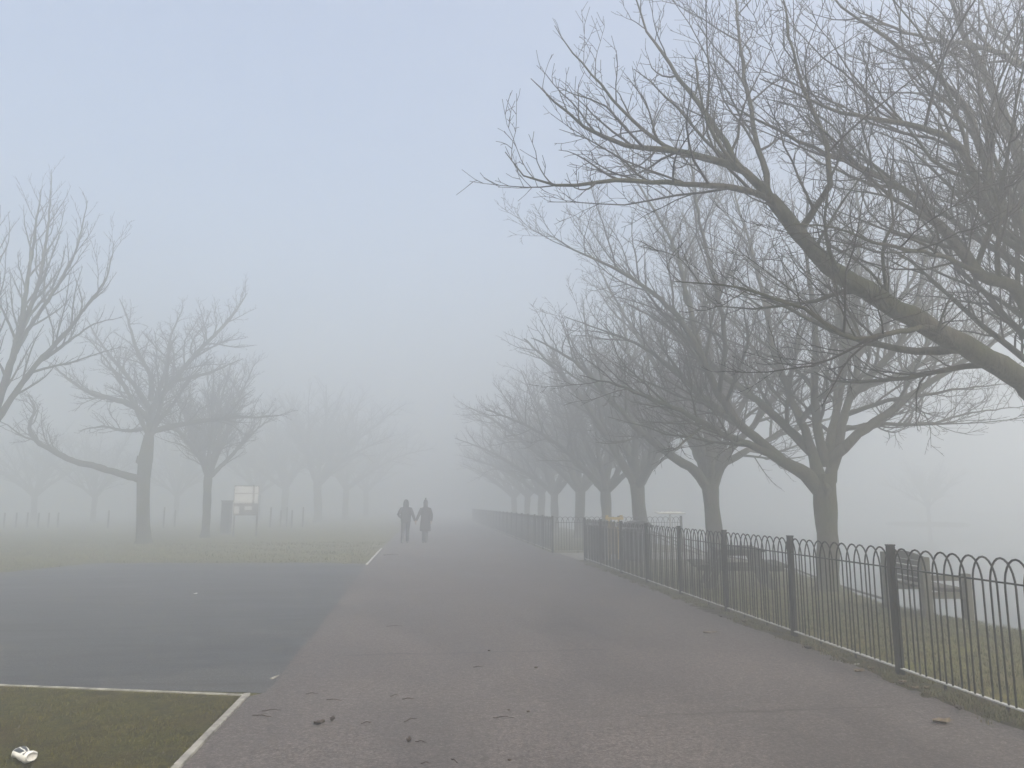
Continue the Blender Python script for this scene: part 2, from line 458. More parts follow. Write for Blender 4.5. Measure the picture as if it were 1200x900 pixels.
# ------------------------------------------------------------------ trees
def vadd(a, b, s=1.0): return (a[0] + b[0] * s, a[1] + b[1] * s, a[2] + b[2] * s)
def vsub(a, b): return (a[0] - b[0], a[1] - b[1], a[2] - b[2])
def vlen(a): return math.sqrt(a[0] * a[0] + a[1] * a[1] + a[2] * a[2])
def vn(a):
    l = vlen(a) or 1e-9; return (a[0] / l, a[1] / l, a[2] / l)
def vcross(a, b): return (a[1] * b[2] - a[2] * b[1], a[2] * b[0] - a[0] * b[2], a[0] * b[1] - a[1] * b[0])
class Tree:
    def __init__(s, seed, spacing=(0.34, 0.19, 0.12), ratio=(0.48, 0.42, 0.36), lv=3, up=(0.10, 0.12, 0.16), wander=0.16, droop=0.0,
                 minr=0.0026, keep=1.0, env=None, ang=(28, 52), maxl=(3.0, 1.2, 0.5)):
        s.thin = 1.0; s.r = random.Random(seed); s.strands = []; s.trunk = []
        s.spacing = spacing; s.ratio = ratio; s.lv = lv; s.up = up; s.wander = wander
        s.minr = minr; s.env = env; s.ang = ang; s.maxl = maxl; s.keep = keep
    def smooth(s, pts, rad, step=0.16, jit=0.016):
        """catmull-rom resample of a polyline"""
        P = [Vector(p) for p in pts]; out = []; ro = []
        for i in range(len(P) - 1):
            p0 = P[max(i - 1, 0)]; p1 = P[i]; p2 = P[i + 1]; p3 = P[min(i + 2, len(P) - 1)]
            n = max(1, int((p2 - p1).length / step))
            for k in range(n):
                t = k / n
                q = 0.5 * ((2 * p1) + (p2 - p0) * t + (2 * p0 - 5 * p1 + 4 * p2 - p3) * t * t + (3 * p1 - 3 * p2 + p3 - p0) * t ** 3)
                j = jit if (i + k) else 0
                out.append((q.x + s.r.uniform(-j, j), q.y + s.r.uniform(-j, j), q.z + s.r.uniform(-j, j)))
                ro.append((rad[i] + (rad[i + 1] - rad[i]) * t) * s.r.uniform(0.94, 1.07))
        out.append(tuple(P[-1])); ro.append(rad[-1])
        return out, ro
    def limb(s, pts, rad, sides=10, children=True, start=0.12, level=0, dens=1.0, lscale=1.0):
        if s.thin != 1.0 and rad[0] < 0.11: rad = [max(0.004, q * s.thin) for q in rad]
        P, R = s.smooth(pts, rad)
        s.strands.append((P, R, sides))
        if children: s.spawn(P, R, level, start, dens, lscale)
        return P, R
    def spawn(s, P, R, level, start=0.15, dens=1.0, lscale=1.0):
        if level >= s.lv: return
        seg = [vlen(vsub(P[i + 1], P[i])) for i in range(len(P) - 1)]
        L = sum(seg)
        if L < 0.05: return
        sp = s.spacing[level] / dens
        d = L * start + s.r.uniform(0, sp); side = s.r.choice((-1, 1))
        acc = 0; i = 0
        while d < L * 0.985:
            while i < len(seg) - 1 and acc + seg[i] < d: acc += seg[i]; i += 1
            t = (d - acc) / max(seg[i], 1e-6); t = min(1, max(0, t))
            p = vadd(P[i], vsub(P[i + 1], P[i]), t)
            r = R[i] + (R[i + 1] - R[i]) * t
            T = vn(vsub(P[i + 1], P[i]))
            frac = d / L
            h = vcross(T, (0, 0, 1))
            if vlen(h) < 0.2: h = vcross(T, (s.r.uniform(-1, 1), 1, 0))
            h = vn(h); w = vn(vcross(h, T))
            # mostly sideways/up azimuths
            az = s.r.gauss(0, 0.75) + (0.35 if level < 2 else 0.1)
            v = vn((h[0] * side * math.cos(az) + w[0] * math.sin(az), h[1] * side * math.cos(az) + w[1] * math.sin(az), h[2] * side * math.cos(az) + w[2] * math.sin(az)))
            a = math.radians(s.r.uniform(*s.ang))
            dr = vn((T[0] * math.cos(a) + v[0] * math.sin(a), T[1] * math.cos(a) + v[1] * math.sin(a), T[2] * math.cos(a) + v[2] * math.sin(a)))
            ln = s.ratio[level] * L * (1.12 - 0.80 * frac) * s.r.uniform(0.55, 1.25) * lscale
            if level == 0 and frac < 0.75: ln = max(ln, 0.9 * s.r.uniform(.5, 1.1))
            ln = min(ln, s.maxl[level] * s.r.uniform(0.7, 1.15))
            cr = max(s.minr, min(r * s.r.uniform(0.42, 0.66), ln * 0.018 + 0.0015))
            if ln > 0.06 and s.r.random() < s.keep: s.grow(p, dr, ln, cr, level + 1)
            side = -side if s.r.random() < 0.8 else side
            d += sp * s.r.uniform(0.55, 1.5)
    def grow(s, p, d, L, r, level, sides=None):
        n = (9, 7, 5, 3)[min(level, 3)]
        n = max(2, min(n, int(L / 0.07)))
        step = L / n; P = [p]; R = [r]
        wd = s.wander * (1.0, 1.0, 1.15, 1.2)[min(level, 3)]
        up = s.up[min(level, len(s.up)) - 1]
        g = s.r.gauss
        bend = (g(0, .07), g(0, .07), g(0, .04))
        for i in range(n):
            d = vn((d[0] + g(0, wd) + bend[0], d[1] + g(0, wd) + bend[1], d[2] + g(0, wd) * .8 + up + bend[2]))
            p = vadd(p, d, step)
            if p[2] < 0.8: break
            if s.env and not s.env(p):
                if len(P) > 1: break
            P.append(p); R.append(max(s.minr * 0.62, r * (1 - 0.80 * (i + 1) / n)))
        if len(P) < 2: return
        s.strands.append((P, R, sides or (6, 5, 4, 3)[min(level, 3)]))
        if level < s.lv: s.spawn(P, R, level, 0.14)
    def mesh(s, strands):
        groups = {}
        for P, R, n in strands: groups.setdefault((len(P), n), []).append((P, R))
        Vs = []; Fs = []; base = 0
        for (m, n), lst in groups.items():
            P = np.array([a for a, _ in lst], dtype=np.float64); R = np.array([b for _, b in lst])
            B = len(lst)
            T = np.empty_like(P)
            T[:, 1:-1] = P[:, 2:] - P[:, :-2]; T[:, 0] = P[:, 1] - P[:, 0]; T[:, -1] = P[:, -1] - P[:, -2]
            T /= np.linalg.norm(T, axis=2, keepdims=True) + 1e-12
            ref = np.tile(np.array([0.0, 0, 1]), (B, 1)); k = np.abs(T[:, 0, 2]) > 0.9; ref[k] = [1.0, 0, 0]
            u = np.cross(T[:, 0], ref); u /= np.linalg.norm(u, axis=1, keepdims=True) + 1e-12
            ang = 2 * np.pi * np.arange(n) / n
            out = np.empty((B, m, n, 3))
            for i in range(m):
                t = T[:, i]; u = u - t * (u * t).sum(1, keepdims=True); u /= np.linalg.norm(u, axis=1, keepdims=True) + 1e-12
                w = np.cross(t, u)
                out[:, i] = P[:, i, None] + (u[:, None] * np.cos(ang)[None, :, None] + w[:, None] * np.sin(ang)[None, :, None]) * R[:, i, None, None]
            Vs.append(out.reshape(-1, 3))
            b = np.arange(B)[:, None, None] * (m * n) + base
            i = np.arange(m - 1)[None, :, None] * n; k = np.arange(n)[None, None, :]; k2 = (k + 1) % n
            q = np.stack([b + i + k, b + i + k2, b + i + n + k2, b + i + n + k], axis=-1).reshape(-1, 4)
            Fs.append(q); base += B * m * n
        return np.concatenate(Vs), np.concatenate(Fs)
    def build(s, name, base, label, cat="tree", group=None, trunk_mat=None, twig_mat=None):
        root = empty(name, base)
        tag(root, label, cat, group)
        b = np.array(base)
        V, Fq = s.mesh(s.trunk)
        rng = np.random.default_rng(1)
        V = V + 0.012 * np.stack([np.sin(V[:, 2] * 7 + V[:, 0] * 25), np.cos(V[:, 2] * 5 + V[:, 1] * 21), 0 * V[:, 0]], 1)
        from_arrays("trunk", V - b, Fq, trunk_mat or M['bark'], root)
        big = [x for x in s.strands if x[1][0] > 0.02]; small = [x for x in s.strands if x[1][0] <= 0.02]
        nb = 0
        if big: V1, F1 = s.mesh(big); nb = len(F1)
        V2, F2 = s.mesh(small)
        V = np.concatenate([V1, V2]) if nb else V2
        Fq = np.concatenate([F1, F2 + len(V1)]) if nb else F2
        mi = np.concatenate([np.zeros(nb), np.ones(len(F2))])
        from_arrays("crown", V - b, Fq, [trunk_mat or M['bark'], twig_mat or M['twig']], root, mi=mi)
        return root

def px(pts, Ys):
    """survey: pixel positions of a limb at given distances"""
    return [tuple(atY(u, v, Y)) for (u, v), Y in zip(pts, Ys)]
def lin(a, b, n): return [a + (b - a) * i / (n - 1) for i in range(n)]

def trunk_strand(base, top, r0, r1, lean=(0, 0), n=12, flare=1.45):
    P = []; R = []
    for i in range(n + 1):
        t = i / n
        x = base[0] + (top[0] - base[0]) * t; y = base[1] + (top[1] - base[1]) * t
        z = -0.05 + (top[2] + 0.05) * t
        P.append((x + 0.02 * math.sin(t * 5), y, z))
        f = flare if i == 0 else 1
        R.append(r0 * (1 + (flare - 1) * math.exp(-z / 0.16)) * (1 - t) + r1 * t)
    return (P, R, 16)

def bud_env(c, rx, ry, rz, zmin=-9):
    def f(p):
        return ((p[0] - c[0]) / rx) ** 2 + ((p[1] - c[1]) / ry) ** 2 + ((p[2] - c[2]) / rz) ** 2 < 1
    return f

GROUP_ROW = "bare trees in a row behind the railings"
def auto_limbs(T, fork, n, r, spread, height, tilt=(25, 68), seed=0, az0=0.0, dens=1.0, skip=None, sub=True):
    """limbs that leave the fork and arch outwards and up"""
    rr = random.Random(seed)
    for i in range(n):
        az = az0 + 2 * math.pi * i / n + rr.uniform(-.25, .25)
        tl = math.radians(tilt[0] + (tilt[1] - tilt[0]) * ((i * 0.618 + rr.random() * 0.25) % 1))
        if skip and skip(az): continue
        L = spread * (0.85 + 0.3 * rr.random())
        p = Vector(fork) - Vector((0, 0, 0.12)); pts = [tuple(p)]
        ca, sa = math.cos(az), math.sin(az)
        steps = 6
        for k in range(steps):
            t = (k + 1) / steps
            a = tl * (0.72 + 0.42 * t) if tl > 0.8 else tl * (0.7 + 0.2 * t)
            p = p + Vector((math.sin(a) * ca, math.sin(a) * sa, math.cos(a))) * (L / steps)
            p += Vector((rr.uniform(-.12, .12), rr.uniform(-.12, .12), rr.uniform(-.08, .08)))
            pts.append(tuple(p))
        rad = [r * (1 - 0.86 * (k / steps) ** 0.8) for k in range(steps + 1)]
        T.limb(pts, rad, 8, True, 0.14, 0, dens)
        # a secondary fork
        if sub:
            k = rr.choice((1, 2)); q = Vector(pts[k]); az2 = az + rr.choice((-1, 1)) * rr.uniform(.4, .8); tl2 = tl * rr.uniform(.5, .95)
            pts2 = [tuple(q)]; L2 = L * 0.68
            for j in range(5):
                a = tl2 * (0.9 + 0.3 * j / 5)
                q = q + Vector((math.sin(a) * math.cos(az2), math.sin(a) * math.sin(az2), math.cos(a))) * (L2 / 5)
                q += Vector((rr.uniform(-.1, .1), rr.uniform(-.1, .1), rr.uniform(-.06, .06)))
                pts2.append(tuple(q))
            r2 = rad[k] * 0.7
            T.limb(pts2, [r2 * (1 - 0.85 * (j / 5) ** 0.8) for j in range(6)], 7, True, 0.12, 0, dens)

# --- R0: the near tree whose trunk stands outside the frame on the right
def near_tree():
    T = Tree(101, spacing=(0.235, 0.13, 0.095), ratio=(0.50, 0.50, 0.46), maxl=(2.6, 1.2, 0.5), wander=0.14, up=(0.05, 0.07, 0.10), minr=0.0038,
             env=lambda p: p[2] < 10.5)
    base = (7.55, 8.3, 0); fork = (7.5, 8.25, 2.35)
    T.trunk.append(trunk_strand(base, (fork[0], fork[1], 2.55), 0.24, 0.22))
    def L(p, Ys, r, **k):
        rs = 0.62 if r[0] < 0.07 else 0.72 if r[0] < 0.16 else 0.77
        T.limb([(fork[0], fork[1], 2.25)] * (1 if k.pop('root', 0) else 0) + px(p, Ys), [max(0.004, q * rs) for q in r], **k)
    # main limb reaching over the path
    main = [(1200, 447), (1130, 405), (1050, 362), (985, 322), (935, 272), (903, 232)]
    mY = [7.9, 7.75, 7.6, 7.5, 7.4, 7.35]
    L(main, mY, [0.20, 0.165, 0.15, 0.135, 0.12, 0.105, 0.088], root=1, sides=12, start=0.3, dens=0.9)
    L([(903, 232), (870, 200), (832, 186), (786, 176), (732, 171), (684, 150), (650, 118), (622, 92)], [7.35, 7.3, 7.25, 7.2, 7.1, 7.05, 7.0, 7.0], [0.072, .06, .052, .044, .034, .024, .014, .005], start=0.05)
    L([(899, 232), (860, 219), (800, 216), (745, 212), (700, 214), (650, 218), (615, 205), (592, 178)], [7.35, 7.2, 7.0, 6.85, 6.7, 6.6, 6.5, 6.5], [0.058, .05, .042, .034, .028, .02, .012, .004], start=0.05)
    L([(870, 200), (838, 150), (805, 105), (775, 62), (752, 20), (735, -30)], [7.3, 7.4, 7.5, 7.6, 7.7, 7.8], [0.058, .046, .036, .027, .018, .008], start=0.08)
    L([(786, 176), (742, 142), (706, 100), (672, 62), (650, 30)], [7.2, 7.3, 7.35, 7.4, 7.45], [0.034, .027, .02, .012, .005], start=0.05)
    L([(903, 232), (893, 190), (880, 130), (868, 60), (862, -20), (858, -90)], [7.35, 7.6, 7.8, 8.0, 8.1, 8.2], [0.06, .05, .04, .03, .018, .008], start=0.08)
    L([(935, 272), (958, 240), (973, 216), (968, 172), (948, 120), (928, 60), (915, -20)], [7.4, 7.2, 7.0, 6.9, 6.85, 6.8, 6.8], [0.062, .054, .047, .04, .032, .022, .01], start=0.08)
    L([(1100, 384), (1065, 387), (1030, 394), (985, 392), (940, 362), (895, 345), (845, 334), (790, 330)], [7.65, 7.4, 7.2, 7.0, 6.8, 6.6, 6.5, 6.4], [0.05, .046, .040, .036, .028, .022, .015, .006], start=0.2)
    L([(1135, 410), (1075, 411), (1015, 400), (960, 380), (905, 352), (850, 320)], [7.75, 8.1, 8.5, 8.8, 9.0, 9.2], [0.08, .06, .05, .038, .026, .01], start=0.25)
    L([(1200, 353), (1150, 322), (1118, 286), (1092, 254), (1062, 226), (1020, 202), (968, 178), (905, 150), (850, 118)], [8.1, 7.9, 7.8, 7.7, 7.6, 7.5, 7.4, 7.3, 7.3], [0.15, .105, .09, .075, .062, .05, .04, .03, .02, .008], root=1, start=0.12)
    L([(1200, 268), (1162, 254), (1140, 205), (1122, 168), (1078, 149), (1035, 140), (985, 132), (940, 112), (890, 92)], [7.9, 7.6, 7.4, 7.2, 7.1, 7.0, 6.9, 6.8, 6.8], [0.13, .09, .075, .062, .052, .042, .034, .026, .018, .007], root=1, start=0.1)
    L([(1162, 254), (1158, 205), (1132, 130), (1100, 90), (1055, 55), (1005, 22), (960, -20)], [7.6, 7.5, 7.4, 7.3, 7.2, 7.1, 7.0], [0.07, .06, .05, .04, .03, .02, .01], start=0.1)
    L([(1200, 215), (1178, 140), (1150, 75), (1120, 20), (1098, -50)], [8.4, 8.3, 8.2, 8.1, 8.0], [0.14, .1, .075, .055, .035, .015], root=1, start=0.1)
    L([(1240, 120), (1210, 30), (1195, -80)], [8.6, 8.7, 8.8], [0.14, .09, .06, .02], root=1, start=0.1)
    L([(1205, 80), (1165, 60), (1120, 50), (1060, 38), (1000, 10)], [8.4, 8.0, 7.6, 7.3, 7.0], [0.06, .048, .036, .024, .009], start=0.1)
    L([(1150, 322), (1100, 300), (1060, 294), (1018, 282), (978, 268), (930, 262)], [7.9, 7.3, 6.8, 6.4, 6.1, 5.9], [0.05, .036, .03, .022, .015, .006], start=0.1)
    L([(1040, 346), (1032, 300), (1045, 262), (1040, 218), (1022, 190)], [7.6, 7.3, 7.1, 7.0, 6.9], [0.035, .028, .022, .015, .006], start=0.1)
    # limbs behind and beyond the frame
    auto_limbs(T, fork, 4, 0.10, 5.2, 8, tilt=(20, 62), seed=4, az0=-1.2, dens=0.4, skip=lambda a: math.cos(a) < -0.2, sub=False)
    T.build("bare_tree", base, "nearest bare tree, thick mossy limb sweeping in from the right edge over the path", group=GROUP_ROW)
near_tree()

# --- R1: tree behind the railings with the picnic side fork
def tree1():
    T = Tree(202, spacing=(0.25, 0.135, 0.10), ratio=(0.52, 0.50, 0.44), maxl=(2.6, 1.2, 0.45), wander=0.13, up=(0.05, 0.06, 0.08), env=lambda p: p[2] < 10.0, minr=0.0042)
    T.thin = 0.78
    b = G(970, 692); base = (b.x, b.y, 0); Y = b.y
    fk = atY(967, 556, Y)
    T.trunk.append(trunk_strand(base, (fk.x, fk.y, fk.z), 0.185, 0.215))
    o = tuple(atY(966, 578, Y))
    def L(p, Ys, r, **k): T.limb([o] + px(p, Ys), [max(.004, q * (.92 - .2 * min(1, i / 3))) for i, q in enumerate(r)], **k)
    L([(945, 556), (917, 540), (892, 519), (867, 497), (843, 462), (821, 415), (795, 372), (758, 338), (715, 312), (672, 292), (635, 270)],
      [Y, Y - .1, Y - .2, Y - .3, Y - .4, Y - .5, Y - .6, Y - .7, Y - .8, Y - .9, Y - 1], [.2, .16, .145, .13, .115, .1, .085, .068, .05, .035, .02, .006], start=0.25)
    T.limb(px([(917, 540), (885, 524), (853, 511), (815, 490), (770, 470), (725, 452), (680, 440)], [Y - .1, Y - .5, Y - .9, Y - 1.3, Y - 1.7, Y - 2, Y - 2.2]), [.1, .085, .07, .055, .04, .025, .008], start=0.15)
    T.limb(px([(867, 497), (830, 470), (785, 430), (745, 402), (700, 385), (660, 370)], [Y - .3, Y + .2, Y + .7, Y + 1.1, Y + 1.5, Y + 1.8]), [.08, .068, .052, .036, .02, .007], start=0.1)
    T.limb(px([(821, 415), (806, 350), (790, 290), (760, 235), (730, 190), (705, 150)], [Y - .5, Y - .3, Y, Y + .2, Y + .3, Y + .3]), [.065, .055, .044, .032, .02, .007], start=0.1)
    T.limb(px([(843, 462), (850, 400), (838, 330), (820, 260), (810, 190), (800, 130)], [Y - .4, Y - 1, Y - 1.5, Y - 1.8, Y - 2, Y - 2]), [.065, .055, .044, .032, .02, .007], start=0.1)
    L([(958, 551), (949, 522), (939, 494), (921, 451), (905, 405), (895, 350), (880, 290), (862, 230), (850, 165)],
      [Y, Y, Y + .1, Y + .2, Y + .3, Y + .4, Y + .5, Y + .6, Y + .6], [.17, .14, .12, .105, .09, .075, .06, .042, .026, .008], start=0.2)
    T.limb(px([(939, 494), (955, 472), (975, 455), (990, 425), (985, 370), (975, 310), (965, 240)], [Y, Y - .3, Y - .6, Y - .9, Y - 1.1, Y - 1.3, Y - 1.4]), [.08, .07, .062, .055, .042, .028, .009], start=0.15)
    L([(976, 551), (985, 508), (992, 480), (1003, 440), (1004, 401), (1000, 340), (1008, 270), (1000, 200), (992, 130)],
      [Y, Y, Y, Y + .1, Y + .1, Y + .2, Y + .2, Y + .3, Y + .3], [.17, .13, .12, .11, .095, .085, .068, .05, .03, .009], start=0.2)
    T.limb(px([(997, 466), (1027, 433), (1056, 398), (1075, 350), (1085, 295), (1100, 235)], [Y, Y - .3, Y - .6, Y - .8, Y - 1, Y - 1]), [.1, .085, .07, .05, .03, .009], start=0.12)
    T.limb(px([(989, 503), (1020, 498), (1049, 497), (1080, 497), (1102, 494), (1131, 485), (1165, 480), (1205, 476)], [Y, Y + .3, Y + .5, Y + .8, Y + 1, Y + 1.1, Y + 1.2, Y + 1.3]), [.075, .055, .048, .04, .034, .026, .018, .006], start=0.15)
    T.limb(px([(994, 485), (1040, 470), (1085, 462), (1130, 455), (1180, 450)], [Y, Y - .5, Y - .9, Y - 1.2, Y - 1.4]), [.065, .048, .036, .022, .007], start=0.1)
    T.limb(px([(1000, 460), (1050, 440), (1100, 415), (1150, 380), (1195, 345)], [Y, Y + .6, Y + 1.1, Y + 1.5, Y + 1.8]), [.075, .058, .042, .026, .008], start=0.1)
    T.limb(px([(1004, 420), (1040, 375), (1075, 320), (1120, 270), (1165, 225)], [Y, Y + .3, Y + .5, Y + .7, Y + .8]), [.07, .056, .042, .026, .008], start=0.1)
    auto_limbs(T, (fk.x, fk.y, fk.z + .3), 4, 0.11, 5.0, 8, tilt=(25, 60), seed=9, az0=0.9, dens=0.8, sub=False)
    # knot
    kx = atY(964, 574, Y)
    T.trunk.append(([(kx.x - .02, kx.y - .15, kx.z - .12), (kx.x - .02, kx.y - .235, kx.z), (kx.x - .02, kx.y - .15, kx.z + .12)], [0.04, 0.085, 0.04], 10))
    T.build("bare_tree", base, "forked bare tree with an oval knot below its fork, right of the picnic table", group=GROUP_ROW)
tree1()

def tree2():
    T = Tree(303, spacing=(0.28, 0.15, 0.115), ratio=(0.52, 0.50, 0.44), maxl=(2.5, 1.15, 0.45), wander=0.13, up=(0.05, 0.06, 0.08), env=lambda p: p[2] < 9.6, minr=0.0052)
    Y = 19.8
    bx = atY(838, 640, Y).x; base = (bx, Y, 0); fk = atY(833, 568, Y)
    T.trunk.append(trunk_strand(base, tuple(fk), 0.20, 0.21))
    o = tuple(atY(834, 580, Y))
    def L(p, Ys, r, **k): T.limb([o] + px(p, Ys), r, **k)
    L([(815, 553), (792, 538), (762, 515), (735, 490), (705, 455), (678, 428), (648, 408), (622, 396)], [Y, Y, Y - .2, Y - .4, Y - .6, Y - .8, Y - 1, Y - 1], [.16, .13, .11, .095, .08, .06, .042, .025, .008], start=.2)
    L([(828, 548), (822, 520), (800, 480), (775, 440), (745, 390), (715, 340), (690, 290)], [Y, Y, Y, Y + .2, Y + .4, Y + .5, Y + .6], [.14, .11, .095, .08, .062, .044, .026, .008], start=.2)
    L([(834, 545), (836, 500), (835, 440), (828, 380), (815, 310), (800, 250)], [Y, Y, Y, Y - .2, Y - .3, Y - .3], [.14, .11, .095, .075, .055, .03, .009], start=.2)
    L([(846, 548), (868, 532), (892, 520), (925, 505), (960, 495), (1000, 480), (1045, 470)], [Y, Y, Y + .2, Y + .4, Y + .6, Y + .8, Y + 1], [.12, .1, .085, .07, .05, .034, .02, .007], start=.2)
    L([(842, 540), (858, 500), (880, 455), (905, 400), (925, 340)], [Y, Y - .3, Y - .6, Y - .9, Y - 1], [.13, .1, .08, .06, .035, .01], start=.2)
    auto_limbs(T, (fk.x, fk.y, fk.z + .2), 5, 0.12, 5.2, 8, tilt=(25, 65), seed=12, az0=0.5, dens=0.8)
    T.build("bare_tree", base, "bare tree standing directly behind the dark picnic table", group=GROUP_ROW)
tree2()

def generic(seed, base, r, fz, n, spread, label, name="bare_tree", group=GROUP_ROW, spacing=(0.27, 0.155, 0.125), minr=0.0056, tilt=(20, 72), lean=0.0, az0=0.0, maxh=9.6, dens=1.0):
    T = Tree(seed, spacing=spacing, ratio=(0.48, 0.46, 0.40), maxl=(2.5, 1.15, 0.45), wander=0.13, up=(0.05, 0.07, 0.1), env=lambda p: p[2] < maxh, minr=minr)
    T.trunk.append(trunk_strand(base, (base[0] + lean, base[1], fz), r, r * 1.02))
    auto_limbs(T, (base[0] + lean, base[1], fz), n, r * 0.72, spread, 8, tilt=tilt, seed=seed + 1, az0=az0, dens=dens)
    return T.build(name, base, label, group=group)
X3 = atY(752, 630, 26).x
g3 = generic(404, (X3, 26.0, 0), 0.235, 2.3, 8, 6.5, "slightly leaning bare tree rising behind the hooded litter bin", lean=-0.10, az0=0.3)
X4 = atY(711, 620, 31.5).x
g4 = generic(505, (X4, 31.5, 0), 0.21, 2.2, 8, 6.5, "bare tree directly behind the yellow stand", az0=1.1)

def clone(src, u, Y, label, group, rz, sc=1.0, X=None):
    c = copy_tree(src); c.location = (atY(u, 620, Y).x if X is None else X, Y, 0)
    c.rotation_euler.z = rz; c.scale = (sc, sc, sc)
    c['label'] = label; c['group'] = group; return c
clone(g3, 679, 37.5, "hazy bare tree seen above the pale return railing at the gateway", GROUP_ROW, 2.1)
clone(g4, 650, 44, "faint bare tree behind the first post of the far railings", GROUP_ROW, 1.2, 1.02)
clone(g3, 634, 51, "very faint bare tree just left of the far railings' first post", GROUP_ROW, 4.0, 1.0)
clone(g4, 618, 59, "ghostly bare tree behind the middle of the far railings", GROUP_ROW, 3.1, 1.03)
clone(g3, 603, 68, "barely visible bare tree near the vanishing end of the far railings", GROUP_ROW, 5.2, 1.0)

# --- left trees
def left_tree():
    T = Tree(606, spacing=(0.22, 0.13, 0.11), ratio=(0.46, 0.42, 0.38), maxl=(2.3, 1.0, 0.45), wander=0.2, up=(0.03, 0.05, 0.06), env=lambda p: p[2] < 11.5, minr=0.0075)
    b = G(168, 637); Y = b.y; base = (b.x, Y, 0)
    fk = atY(175, 508, Y)
    T.trunk.append(([(base[0], Y, -.05), (base[0], Y, .15), tuple(atY(168, 615, Y)), tuple(atY(168, 585, Y)), tuple(atY(168, 560, Y)), tuple(atY(171, 535, Y)), tuple(atY(174, 515, Y)), tuple(fk)],
                    [.40, .31, .265, .25, .26, .29, .21, .18], 14))
    T.trunk.append(([tuple(atY(167, 545, Y)), tuple(atY(163, 540, Y)), tuple(atY(162, 534, Y))], [.1, .14, .05], 8))
    def L(p, dy, r, **k): T.limb(px(p, [Y + d for d in dy]), r, **k)
    L([(166, 562), (140, 555), (107, 545), (88, 541), (69, 532), (52, 523), (43, 516), (34, 502), (40, 480), (32, 462)], [0, 0, -.2, -.3, -.5, -.6, -.7, -.8, -.9, -1], [.16, .14, .13, .12, .11, .1, .09, .07, .045, .015], start=.45)
    L([(45, 518), (25, 510), (5, 496), (-15, 488)], [-.7, -.8, -.8, -.8], [.04, .03, .02, .008], start=.1)
    L([(176, 510), (179, 479), (203, 447), (235, 409), (267, 377), (290, 343)], [0, 0, 0, -.3, -.5, -.6], [.17, .14, .11, .08, .05, .015], start=.15)
    L([(180, 505), (224, 495), (250, 492), (277, 489), (305, 489), (333, 486)], [0, .3, .5, .7, .9, 1], [.13, .1, .085, .065, .04, .012], start=.15)
    L([(174, 490), (155, 475), (133, 468), (110, 462), (96, 455), (75, 440), (59, 425)], [0, -.3, -.6, -.8, -1, -1.2, -1.3], [.14, .12, .1, .085, .07, .045, .015], start=.12)
    L([(176, 480), (160, 455), (140, 430), (120, 405), (100, 372)], [0, .3, .6, .8, 1], [.13, .1, .08, .05, .015], start=.12)
    L([(177, 470), (176, 440), (160, 410), (150, 375), (140, 350)], [0, -.2, -.4, -.6, -.7], [.12, .09, .07, .04, .014], start=.12)
    L([(182, 470), (195, 430), (200, 395), (215, 360)], [0, .5, .8, 1], [.1, .08, .05, .015], start=.12)
    L([(178, 500), (150, 505), (120, 500), (92, 505)], [0, .8, 1.4, 1.8], [.09, .07, .045, .013], start=.12)
    L([(205, 446), (235, 440), (262, 430), (285, 420)], [0, .7, 1.1, 1.4], [.09, .07, .04, .012], start=.1)
    auto_limbs(T, tuple(fk), 4, 0.12, 4.2, 8, tilt=(35, 75), seed=21, az0=0.8, dens=0.8)
    T.build("bare_tree", base, "gnarled bare tree on the left lawn with one long low bare limb reaching left", group="bare trees on the left lawn")
left_tree()
b = G(240, 630)
generic(707, (b.x, b.y, 0), 0.19, 3.0, 9, 5.6, "slender upright bare tree just left of the white notice board", spacing=(0.22, 0.14, 0.12), minr=0.0075, tilt=(12, 62), maxh=11.5, group="bare trees on the left lawn")
def edge_tree():
    T = Tree(808, spacing=(0.32, 0.17, 0.12), ratio=(0.42, 0.34, 0.30), maxl=(2.4, 0.8, 0.25), wander=0.09, up=(0.12, 0.12, 0.14), env=lambda p: p[2] < 12.4, minr=0.006, ang=(22, 42))
    Y = 23.5; bx = atY(-48, 660, Y).x; base = (bx, Y, 0)
    fk = atY(-30, 545, Y)
    T.trunk.append(trunk_strand(base, tuple(fk), 0.22, 0.17))
    def L(p, dy, r, **k): T.limb([tuple(atY(-32, 552, Y))] + px(p, [Y + d for d in dy]), r, **k)
    L([(-12, 500), (3, 455), (20, 400), (28, 360), (36, 305), (44, 250), (48, 222)], [0, 0, 0, .1, .1, .2, .2], [.15, .13, .11, .085, .065, .045, .026, .01], start=.25)
    T.limb(px([(20, 400), (36, 360), (48, 320), (56, 270), (59, 230), (61, 198)], [Y + d for d in (0, .2, .3, .4, .5, .5)]), [.08, .065, .05, .035, .02, .007], start=.1)
    T.limb(px([(14, 420), (40, 375), (70, 330), (90, 290), (103, 235)], [Y + d for d in (0, -.3, -.6, -.8, -.9)]), [.07, .055, .04, .025, .008], start=.1)
    L([(-10, 505), (10, 472), (40, 430), (75, 392), (100, 360), (125, 325), (134, 282)], [0, 0, -.2, -.3, -.4, -.4, -.4], [.12, .1, .085, .07, .055, .038, .022, .008], start=.3)
    T.limb(px([(40, 430), (80, 400), (110, 380), (143, 372)], [Y + d for d in (-.2, .2, .5, .6)]), [.05, .035, .02, .007], start=.1)
    L([(-20, 480), (-15, 400), (-5, 320), (0, 240)], [0, .3, .5, .6], [.13, .1, .08, .05, .01], start=.25)
    L([(-50, 480), (-75, 400), (-90, 300), (-100, 220)], [0, -.3, -.5, -.6], [.13, .1, .08, .05, .01], start=.25)
    T.build("bare_tree", base, "tall thin-limbed bare tree cut off by the left edge of the view", group="bare trees on the left lawn")
edge_tree()
HZ = "hazy trees at the far side of the left lawn"
